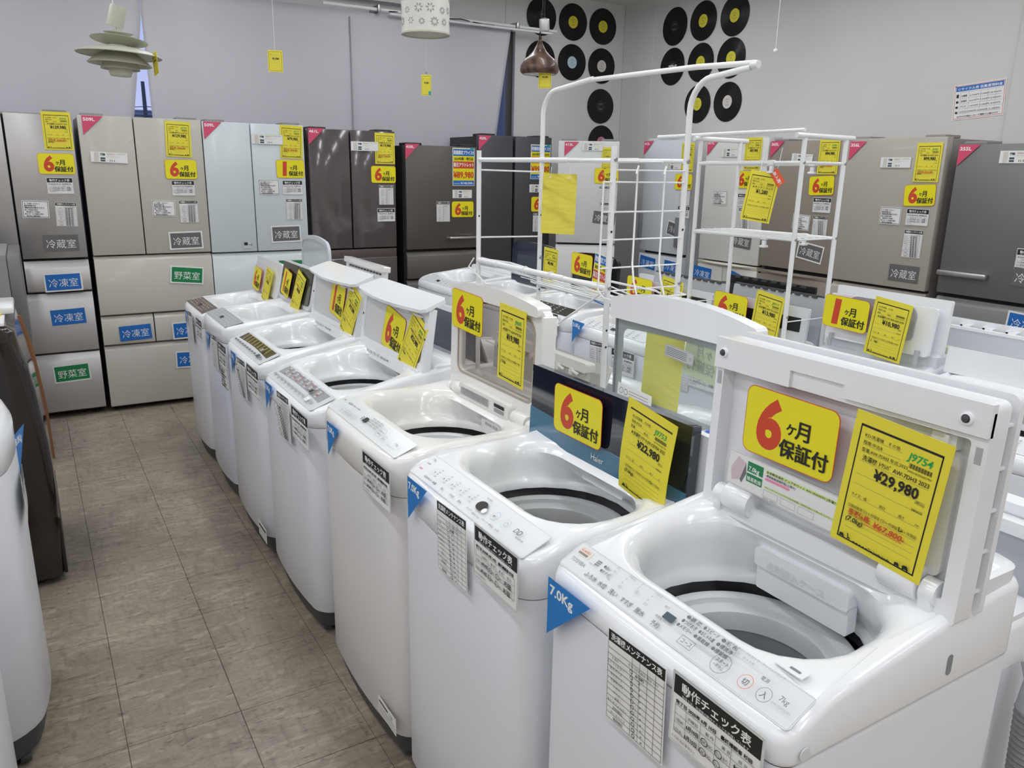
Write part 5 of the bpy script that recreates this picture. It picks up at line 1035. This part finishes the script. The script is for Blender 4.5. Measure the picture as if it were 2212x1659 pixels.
q = thing('refrigerator', 'slim grey steel fridge edge behind the espresso washer', 'fridge', (-.052, 4.55, 0), PI/2, 'used refrigerators along the walls')
bm = bmesh.new(); bxx(bm, .0, .66, .056, .58, .045, 1.10, .006); fin(bm, 'body', SIDEG, q)
panel(q, 'door', .0, .66, .60, 1.09, GSTEEL).location = (0, .055, 0); panel(q, 'drawer', .0, .66, .05, .592, GSTEEL, .03).location = (0, .055, 0)
b = bmesh.new(); lathe(b, [(0, 0), (.022, 0), (.022, .012), (.012, .014), (.012, .0445), (0, .0445)], (.62, .10, 0), 12); fin(b, 'foot', BLACK, q); b = bmesh.new(); lathe(b, [(0, 0), (.022, 0), (.022, .012), (.012, .014), (.012, .0445), (0, .0445)], (.04, .50, 0), 12); fin(b, 'foot', BLACK, q)
# ================================================================ RACKS
def part_tube(q, nm, pts, r, n=10, m=None):
    b = bmesh.new(); o = [Vector(p)-q.location for p in pts]; tube(b, o, r, n); return fin(b, nm, m or RACK, q, 40)
def arcpts(p, d0, d1, r, k=7):
    """quarter bend leaving p along d0 and ending along d1"""
    p, d0, d1 = Vector(p), Vector(d0), Vector(d1); return [p+d0*r*math.sin(a)+d1*r*(1-math.cos(a)) for a in [PI/2*i/k for i in range(k+1)]]
xa1, xa2, ya, yb = 1.42, 1.69, 2.59, 1.81
R1 = thing('laundry_rack', 'tall white tubular laundry rack with a high hanging rail and wire side grid', 'rack', (xa1, yb, 0))
for (x, y), top in (((xa1, ya), 1.605), ((xa1, yb), 1.61)):
    part_tube(R1, 'post', [(x, y, .012), (x, y, top)], .0088, 14)
for y, zt in ((ya, 1.735), (yb, 1.715)):
    part_tube(R1, 'post', [(xa2, y, .012), (xa2, y, 1.58)], .0088, 14)
    part_tube(R1, 'upper_post', [(xa2, y, 1.58)]+arcpts((xa2, y, zt), (0, 0, 1), (0, -1, .12), .075)+([(xa2, y-.22, zt+.098)] if y == yb else [(xa2, y-.30, zt+.105)]), .0090, 14)
part_tube(R1, 'hanging_rail', [(xa2, ya-.26, 1.838), (xa2, yb-.02, 1.832), (xa2, yb-.235, 1.822)], .0080, 12)
part_tube(R1, 'rail_cap', [(xa2, yb-.222, 1.819), (xa2, yb-.245, 1.818)], .0105, 12)
def bar2(q, x, z, y0=yb, y1=ya, r=.0080):
    part_tube(q, 'crossbar', [(x, y1, z), (x, y0+.22, z-.002)], r, 12); part_tube(q, 'crossbar', [(x, y0+.23, z-.002), (x, y0, z-.004)], r*.82, 12)
bar2(R1, xa1, 1.573); bar2(R1, xa2, 1.577)
for k in range(2): part_tube(R1, 'shelf_wire', [(xa1+.09*(k+1), ya, 1.572), (xa1+.09*(k+1), yb, 1.570)], .003, 6)
for y in (ya,):
    for z in (1.54, 1.30): part_tube(R1, 'side_bar', [(xa1, y, z-.002), (xa2, y, z-.006)], .0030, 8)
# wire side grid between the near posts
gz = [1.515, 1.435, 1.355, 1.28, 1.225, 1.185]
for i, z in enumerate((1.545, 1.512, 1.43, 1.352, 1.272, 1.205)): part_tube(R1, 'grid_wire', [(xa1-.035 if i else xa1, yb-.004, z+.0), (xa2, yb-.004, z)], .0024, 8)
part_tube(R1, 'grid_wire', [(xa1-.035, yb-.004, 1.512), (xa1-.038, yb-.004, 1.21), (xa1-.030, yb-.02, 1.19), (xa1-.02, yb-.05, 1.185), (xa2-.01, yb-.05, 1.185), (xa2, yb-.004, 1.185)], .0030, 8)
for s in (.40, .78):
    x = xa1+(xa2-xa1)*s-.03; part_tube(R1, 'grid_wire', [(x-.010, yb-.018, 1.535), (x, yb-.014, 1.556), (x+.006, yb-.004, 1.545), (x+.004, yb-.006, 1.28), (x-.012, yb-.035, 1.235), (x-.008, yb-.05, 1.190)], .0030, 8)
# folded wire shelf hanging low between the posts
bar2(R1, xa1, 1.215, r=.0105); bar2(R1, xa2, 1.112, y0=1.62, r=.0105)
for k in range(5): part_tube(R1, 'shelf_wire', [(xa1+.04+.045*k, ya-.02, 1.205-.02*k), (xa1+.05+.045*k, yb+.05, 1.180-.018*k), (xa1+.10+.045*k, yb-.16+.02*k, 1.165-.016*k)], .0021, 6)
part_tube(R1, 'shelf_loop', [at(1311, 606, 'X', 1.42), at(1360, 617, 'X', 1.50), at(1416, 628, 'X', 1.58), at(1427, 634, 'X', 1.60), at(1424, 648, 'X', 1.60), at(1413, 664, 'X', 1.60)], .0034, 8)
for k in range(3): part_tube(R1, 'shelf_wire', [at(1040, 556+4*k, 'X', 1.44+.04*k), at(1180, 592+9*k, 'X', 1.46+.05*k), at(1310, 615+10*k, 'X', 1.48+.05*k), at(1405, 655+5*k, 'X', 1.56+.03*k)], .0023, 6)
part_tube(R1, 'shelf_loop', [(xa1, ya-.02, 1.222), (xa1+.03, ya-.18, 1.222), (xa1+.035, yb+.30, 1.205), (xa1+.12, yb+.02, 1.15), (xa1+.24, yb-.1, 1.12)], .0030, 8)
for t in (.18, .42, .62): y = ya+(yb-ya)*t; b = bmesh.new(); tube(b, [Vector((math.cos(a)*.012+xa1, y, math.sin(a)*.012+1.2145))-R1.location for a in [PI*2*i/10 for i in range(11)]], .0022, 6); fin(b, 'wire_clip', RACK, R1)
for t in (.25, .55, .85): y = ya+(yb-ya)*t; b = bmesh.new(); tube(b, [Vector((math.cos(a)*.012+xa2, y, math.sin(a)*.012+1.111))-R1.location for a in [PI*2*i/10 for i in range(11)]], .0022, 6); fin(b, 'wire_clip', RACK, R1)
part_tube(R1, 'swing_brace', [(xa1-.012, ya+.012, 1.222), (xa1-.03, ya+.02, 1.19), (xa1+.02, ya-.16, 1.08), (xa1+.06, ya-.30, .98)], .0030, 8)
part_tube(R1, 'swing_brace', [at(1313, 607, 'X', 1.405), at(1306, 628, 'X', 1.400), at(1262, 660, 'X', 1.40), at(1204, 700, 'X', 1.40), at(1110, 772, 'X', 1.41), at(1038, 832, 'X', 1.41)], .0036, 8)
part_tube(R1, 'swing_brace', [at(1196, 690, 'X', 1.415), at(1140, 722, 'X', 1.415), at(1085, 752, 'X', 1.415), at(1050, 735, 'X', 1.42)], .0030, 8)
part_tube(R1, 'brace_clip', [at(1203, 690, 'X', 1.40), at(1206, 704, 'X', 1.40)], .006, 8)
for x, y in ((xa1, yb), (xa1, ya), (xa2, yb), (xa2, ya)):
    b = bmesh.new(); lathe(b, [(0, 0), (.013, 0), (.013, .02), (.009, .022)], Vector((x, y, 0))-R1.location, 14); fin(b, 'foot_cap', RACK, R1)
    for z in (1.573, 1.215, ):
        b = bmesh.new(); lathe(b, [(0, .003), (.005, .003), (.0075, .0005)], (0, 0, 0), 12, M=Matrix.Translation(Vector((x, y-.0088, z))-R1.location) @ Matrix.Rotation(PI/2, 4, 'X')); fin(b, 'bolt', STEEL, R1)
    for z in (1.375, 1.09, 1.04):
        b = bmesh.new(); lathe(b, [(0, .0004), (.0036, .0004)], (0, 0, 0), 12, M=Matrix.Translation(Vector((x-.003, y-.0086, z))-R1.location) @ Matrix.Rotation(PI/2, 4, 'X')); fin(b, 'bolt_hole', BLACK, R1)
xb1, xb2, yc, yd = 2.35, 2.573, 2.441, 1.934
R2 = thing('storage_rack', 'low white tubular two-shelf rack standing over a washer, tagged 1,280', 'rack', (xb1, yd, 0))
for x in (xb1, xb2):
    for y in (yc, yd):
        part_tube(R2, 'post', [(x, y, .012), (x, y, 1.665)], .0088, 14)
        b = bmesh.new(); lathe(b, [(0, 0), (.012, 0), (.012, .02), (.008, .022)], Vector((x, y, 0))-R2.location, 12); fin(b, 'foot_cap', RACK, R2)
        for z in (1.582, 1.316, 1.035): b = bmesh.new(); lathe(b, [(0, .003), (.0045, .003), (.0065, .0005)], (0, 0, 0), 12, M=Matrix.Translation(Vector((x, y-.0078, z))-R2.location) @ Matrix.Rotation(PI/2, 4, 'X')); fin(b, 'bolt', STEEL, R2)
for y in (yc, yd): part_tube(R2, 'top_bar', [(xb1-.035 if y == yc else xb1-.045, y, 1.673), (xb2+.04, y, 1.671)], .0095, 12)
part_tube(R2, 'top_rail', [(xb1-.005, yc+.245, 1.684), (xb1-.005, yd+.21, 1.690)], .0082, 10); part_tube(R2, 'top_rail', [(xb1-.005, yd+.21, 1.690), (xb1-.005, yd, 1.692)], .0062, 10)
part_tube(R2, 'end_cap', [(xb1-.005, yc+.25, 1.684), (xb1-.005, yc+.23, 1.684)], .0088, 10)
for z in (1.582, 1.314):
    for x in (xb1, xb2):
        part_tube(R2, 'shelf_bar', [(x, yc, z-.004), (x, yd+.13, z)], .0082, 10); part_tube(R2, 'shelf_bar', [(x, yd+.14, z), (x, yd, z)], .0062, 10)
        b = bmesh.new(); bxx(b, x-.008-xb1, x+.008-xb1, .122, .150, z-.010, z+.009, .003); bxx(b, x-.006-xb1, x+.006-xb1, .128, .142, z-.030, z-.012, .002); bxx(b, x-.013-xb1, x+.013-xb1, .124, .146, z-.038, z-.029, .003); fin(b, 'clamp_knob', RACK, R2)
    for k in range(4): part_tube(R2, 'shelf_wire', [(xb1+.038*(k+1), yc, z+.004), (xb1+.038*(k+1), yd, z+.004)], .0024, 6)
    for y in (yc, yd): part_tube(R2, 'side_bar', [(xb1, y, z), (xb2, y, z)], .0034, 8)
for y in (yc, yd): part_tube(R2, 'side_bar', [(xb1, y, 1.015), (xb2, y, 1.015)], .0024, 8)
def hang(name, label, me, p, nrm, a=0, kx=1, ky=1, group=None, cat='price tag'):
    o = tag(bpy.data.objects.new(name, me), label, cat, group); col.objects.link(o); n = Vector(nrm).normalized(); s = Vector((0, 0, 1)).cross(n).normalized(); t = n.cross(s); a = math.radians(a)
    o.matrix_world = frame(p, s*math.cos(a)+t*math.sin(a), -s*math.sin(a)+t*math.cos(a)) @ Matrix.Diagonal((kx, ky, 1, 1)); return o
P = at(1207, 441, 'X', 1.678); o = hang('price_card', 'blank yellow back of a price card hung from the tall rack', Card(.16, .215, PYB, 0, .001).mesh('price_card'), P, (-.75, -.66, 0), -1, .80)
b = bmesh.new()
for dx in (-.045, .045): tube(b, [(dx, .092, .0005), (dx, .115, -.004), (dx*.98, .130, -.010)], .0012, 5); lathe(b, [(0, .0022), (.004, .0018), (.0042, 0)], (dx, .094, .001), 10)
fin(b, 'hook_thread', RACK, o)
P = at(1642, 425, 'X', 2.33); o = hang('price_card', 'yellow price card 1,280 hung from the low rack', price_card('1,280', '', 'キッチンラック', None, '', green=False), P, (-.80, -.6, 0), -8, .72, .86)
b = bmesh.new(); tube(b, [(-.03, .098, .001), (-.028, .150, -.004), (-.03, .205, -.01)], .0014, 5); tube(b, [(.05, .098, .001), (.052, .150, -.004), (.05, .212, -.01)], .0014, 5); fin(b, 'thread', RACK, o)
c = Card(.075, .04, POR); c.text('新入荷！', .006, .012, .0165, PWL, .03, width=.062); k_ = link('red_flag', c.mesh('red_flag'), o, Matrix.Translation((.062, .088, .003)) @ Matrix.Rotation(-.75, 4, 'Z')); k_['label'] = 'red new-arrival flag'
# ================================================================ PENDANT LAMPS AND HANGING TAGS
def cord(q, p0, p1, r=.0022, m=None, nm='cord'): return part_tube(q, nm, [p0, p1], r, 6, m)
CREAM = mat('lamp_cream_enamel', (.50, .50, .41), .4)
P = at_d(258, 118, 4.5); q = thing('pendant_lamp', 'cream pendant lamp of stacked metal louvres hanging before the curtain', 'pendant lamp', P)
def sh(nm, prof, dz, tx=0, ty=0, th=True):
    b = bmesh.new(); pr = [(r, z) for r, z in prof]+([(r*.985, z-.002) for r, z in reversed(prof)] if th else []); lathe(b, pr, (0, 0, 0), 44); o = fin(b, nm, CREAM, q, 40); o.location = (0, 0, dz); o.rotation_euler = (tx, ty, 0); return o
sh('top_shade', [(.018, .067), (.024, .074), (.040, .086), (.066, .097)], 0, .04, .05); sh('upper_shade', [(.050, .038), (.060, .044), (.085, .056), (.112, .063), (.127, .064)], 0, -.08, .09)
sh('wide_shade', [(.058, .034), (.10, .030), (.150, .016), (.190, -.001), (.191, -.004)], 0, .0, .04); sh('bell_shade', [(.050, .016), (.078, .008), (.112, -.016), (.143, -.045)], 0, .0, .04); sh('lower_shade', [(.076, -.020), (.079, -.050), (.088, -.066)], 0, .0, .03); sh('inner_cup', [(.056, -.055), (.052, -.080), (.046, -.098), (.0, -.096)], 0, 0, .03, False)
sh('socket', [(.0, .112), (.018, .110), (.018, .068), (.022, .040), (.03, .0)], 0, 0, 0, False)
b = bmesh.new(); lathe(b, [(.0, .05), (.037, .05), (.038, .048), (.038, -.045), (.036, -.045), (.036, .04)], (0, 0, 0), 30); o = fin(b, 'ceiling_cup', CREAM, q); o.location = (.004, 0, .168); o.rotation_euler = (.15, .28, 0)
part_tube(q, 'cord', [P+Vector((0, 0, .10)), P+Vector((-.006, 0, .21)), (P.x-.02, P.y, ZC)], .0022, 6)
tg = Card(.074, .105, PY, curl=0); tg.frm(.005, .005, .064, .093, .0014, PK); tg.rects([(.010, .014+i*.008, .054, .0006) for i in range(9)], PG); tg.text('¥2,980', .022, .060, .012, PK, .04); tg.text('照明 ペンダントライト', .010, .082, .005, PK, width=.05); TG = tg.mesh('price_tag')
Ptag = at_d(336, 137, 4.4)
o = hang('price_tag', 'curled yellow tag hanging from the rim of the cream louvre lamp', TG, Ptag, (-.95, -.2, .05), 12, .8, 1, 'small yellow tags hanging from the ceiling')
P = at_d(919, 22, 4.6); q = thing('pendant_lamp', 'white cylinder pendant shade with cut-out flowers', 'pendant lamp', P)
SHW = mat('punched_shade', (.74, .73, .68), .5); b = bmesh.new(); R_, Hh = .128, .29; Nn = 64
lathe(b, [(R_, .15), (R_, -.122), (R_-.002, -.122), (R_-.002, .15), (R_, .15)], (0, 0, 0), Nn); fin(b, 'shade', SHW, q, 40); b = bmesh.new(); lathe(b, [(R_+.001, -.116), (R_+.002, -.124), (R_-.003, -.124), (R_-.004, -.116)], (0, 0, 0), Nn); fin(b, 'rim', mat('shade_rim', (.55, .53, .42), .5), q)
# petals and leaves cut into the shade: shallow inlaid shapes
INL = mat('cut_out_grey', (.36, .36, .35), .6); b = bmesh.new(); rd = random.Random(5)
def onshade(a, z, s, t): return Vector(((R_+.0008)*math.cos(a+s/R_), (R_+.0008)*math.sin(a+s/R_), z+t))
for ang0 in [i*.52 for i in range(12)]:
    for z0 in (-.075, -.01, .06, .125):
        a0 = ang0+rd.uniform(-.1, .1)+(.26 if z0 in (-.01, .125) else 0); zz = z0+rd.uniform(-.008, .008); n_ = rd.choice((6, 7, 9)); L_ = rd.uniform(.016, .027); ph = rd.uniform(0, 1)
        for k in range(n_):
            th_ = ph+2*PI*k/n_; u_ = Vector((math.cos(th_), math.sin(th_))); v_ = Vector((-u_.y, u_.x)); w_ = L_*.20
            pts = [u_*(L_*.28), u_*(L_*.6)+v_*w_, u_*L_, u_*(L_*.6)-v_*w_]
            f = [b.verts.new(onshade(a0, zz, p_.x, p_.y)) for p_ in pts]; b.faces.new(f)
o = fin(b, 'flower_cutouts', INL, q, 0); o['kind'] = 'stuff'
part_tube(q, 'cord', [P+Vector((0, 0, .05)), (P.x, P.y, ZC)], .0025, 6); b = bmesh.new(); tube(b, [(-R_, 0, .04), (0, 0, .05), (R_, 0, .04)], .002, 5); tube(b, [(0, -R_, .04), (0, 0, .05), (0, R_, .04)], .002, 5); lathe(b, [(.0, .06), (.018, .06), (.018, -.02), (.0, -.02)], n=16); fin(b, 'lamp_holder', STEEL, q)
WOOD = mat('dark_walnut', (.075, .035, .022), .4, coat=.25)
def woodgrain():
    n = WOOD.node_tree; bb = n.nodes['Principled BSDF']; t = n.nodes.new('ShaderNodeTexCoord'); wv = n.nodes.new('ShaderNodeTexWave'); wv.wave_type = 'RINGS'; wv.inputs['Scale'].default_value = 9; wv.inputs['Distortion'].default_value = 3; wv.inputs['Detail'].default_value = 3
    cr_ = n.nodes.new('ShaderNodeValToRGB'); cr_.color_ramp.elements[0].color = (.045, .020, .013, 1); cr_.color_ramp.elements[1].color = (.125, .062, .038, 1); n.links.new(t.outputs['Object'], wv.inputs[0]); n.links.new(wv.outputs[0], cr_.inputs[0]); n.links.new(cr_.outputs[0], bb.inputs['Base Color'])
woodgrain()
P = at_d(1165, 155, 4.5); q = thing('pendant_lamp', 'dark wooden drop-shaped pendant lamp before the records', 'pendant lamp', P)
b = bmesh.new(); pr = [(.005, .165), (.010, .150), (.020, .128), (.036, .100), (.060, .076), (.082, .060), (.086, .052), (.100, .030), (.104, .010), (.100, -.004), (.090, -.012)]; lathe(b, pr+[(r-.003, z-.002) for r, z in reversed(pr)], n=44); fin(b, 'shade', WOOD, q, 40)
b = bmesh.new(); lathe(b, [(.0, .0), (.087, -.006), (.089, -.012)], n=40); fin(b, 'inner_lining', WHITE, q)
b = bmesh.new(); lathe(b, [(0, .18), (.007, .178), (.008, .16), (.006, .155)], n=14); tube(b, [(0, 0, .178), (0, .008, .19), (0, 0, .20), (0, -.006, .192)], .0015, 5); fin(b, 'finial', BLACK, q)
part_tube(q, 'cord', [P+Vector((0, 0, .18)), P+Vector((.004, 0, .26)), P+Vector((.012, 0, .32)), (P.x+.01, P.y, ZC)], .0022, 6, BLACK)
P = at_d(1176, 52, 4.42); q = thing('bulb_socket', 'silver bulb socket hanging above the wooden lamp', 'lamp holder', P)
b = bmesh.new(); lathe(b, [(0, .030), (.012, .028), (.026, .022), (.027, .018), (.027, -.032), (.024, -.034), (.0, -.030)], n=26); o = fin(b, 'body', mat('satin_silver', (.55, .55, .55), .3, metal=.9), q); o.rotation_euler = (.08, -.12, 0); part_tube(q, 'cord', [P+Vector((0, 0, .03)), (P.x, P.y+.0, ZC)], .0018, 6, BLACK)
GH = 'small yellow tags hanging from the ceiling'
for (u, v), lb, a, top in (((595, 132), 'yellow price tag hanging alone on a thread before the left curtain', 0, 1), ((921, 184), 'yellow tag with teal corner on a thread under the punched shade', 0, 1), ((1177, 171), 'yellow price tag under the wooden lamp', 0, 0)):
    D_ = 4.55 if u < 1100 else 4.46; P = at_d(u, v, D_); o = hang('price_tag', lb, TG, P, (-P.x, -P.y, 0), a, {595: 1, 921: .72, 1177: .9}[u], {595: 1, 921: 1, 1177: .85}[u], GH)
    b = bmesh.new(); tube(b, [(0, .05, 0), (0, (ZC-P.z if top else .09), 0)], .0010, 5); fin(b, 'thread', RACK, o)
    if u == 921: b = bmesh.new(); bxx(b, .016, .034, -.050, -.030, .003, .0035); fin(b, 'teal_corner', PTEAL, o); b = bmesh.new(); lathe(b, [(0, .004), (.006, 0), (0, -.004)], (0, .062, 0), 10); fin(b, 'bead', GREYM, o)
P = at_d(1675, 110, 4.0); q = thing('pull_cord', 'thin pull cord with a small white ball', 'pull cord', P); b = bmesh.new(); lathe(b, [(0, .010)]+[(.010*math.sin(PI*i/8), .010*math.cos(PI*i/8)) for i in range(1, 8)]+[(0, -.010)], n=18); fin(b, 'ball', RACK, q); part_tube(q, 'cord', [P, (P.x, P.y, ZC)], .0012, 5)
# keep glass clear of self shadow noise
sc.cycles.transparent_max_bounces = 16; sc.cycles.max_bounces = 10; sc.cycles.diffuse_bounces = 8
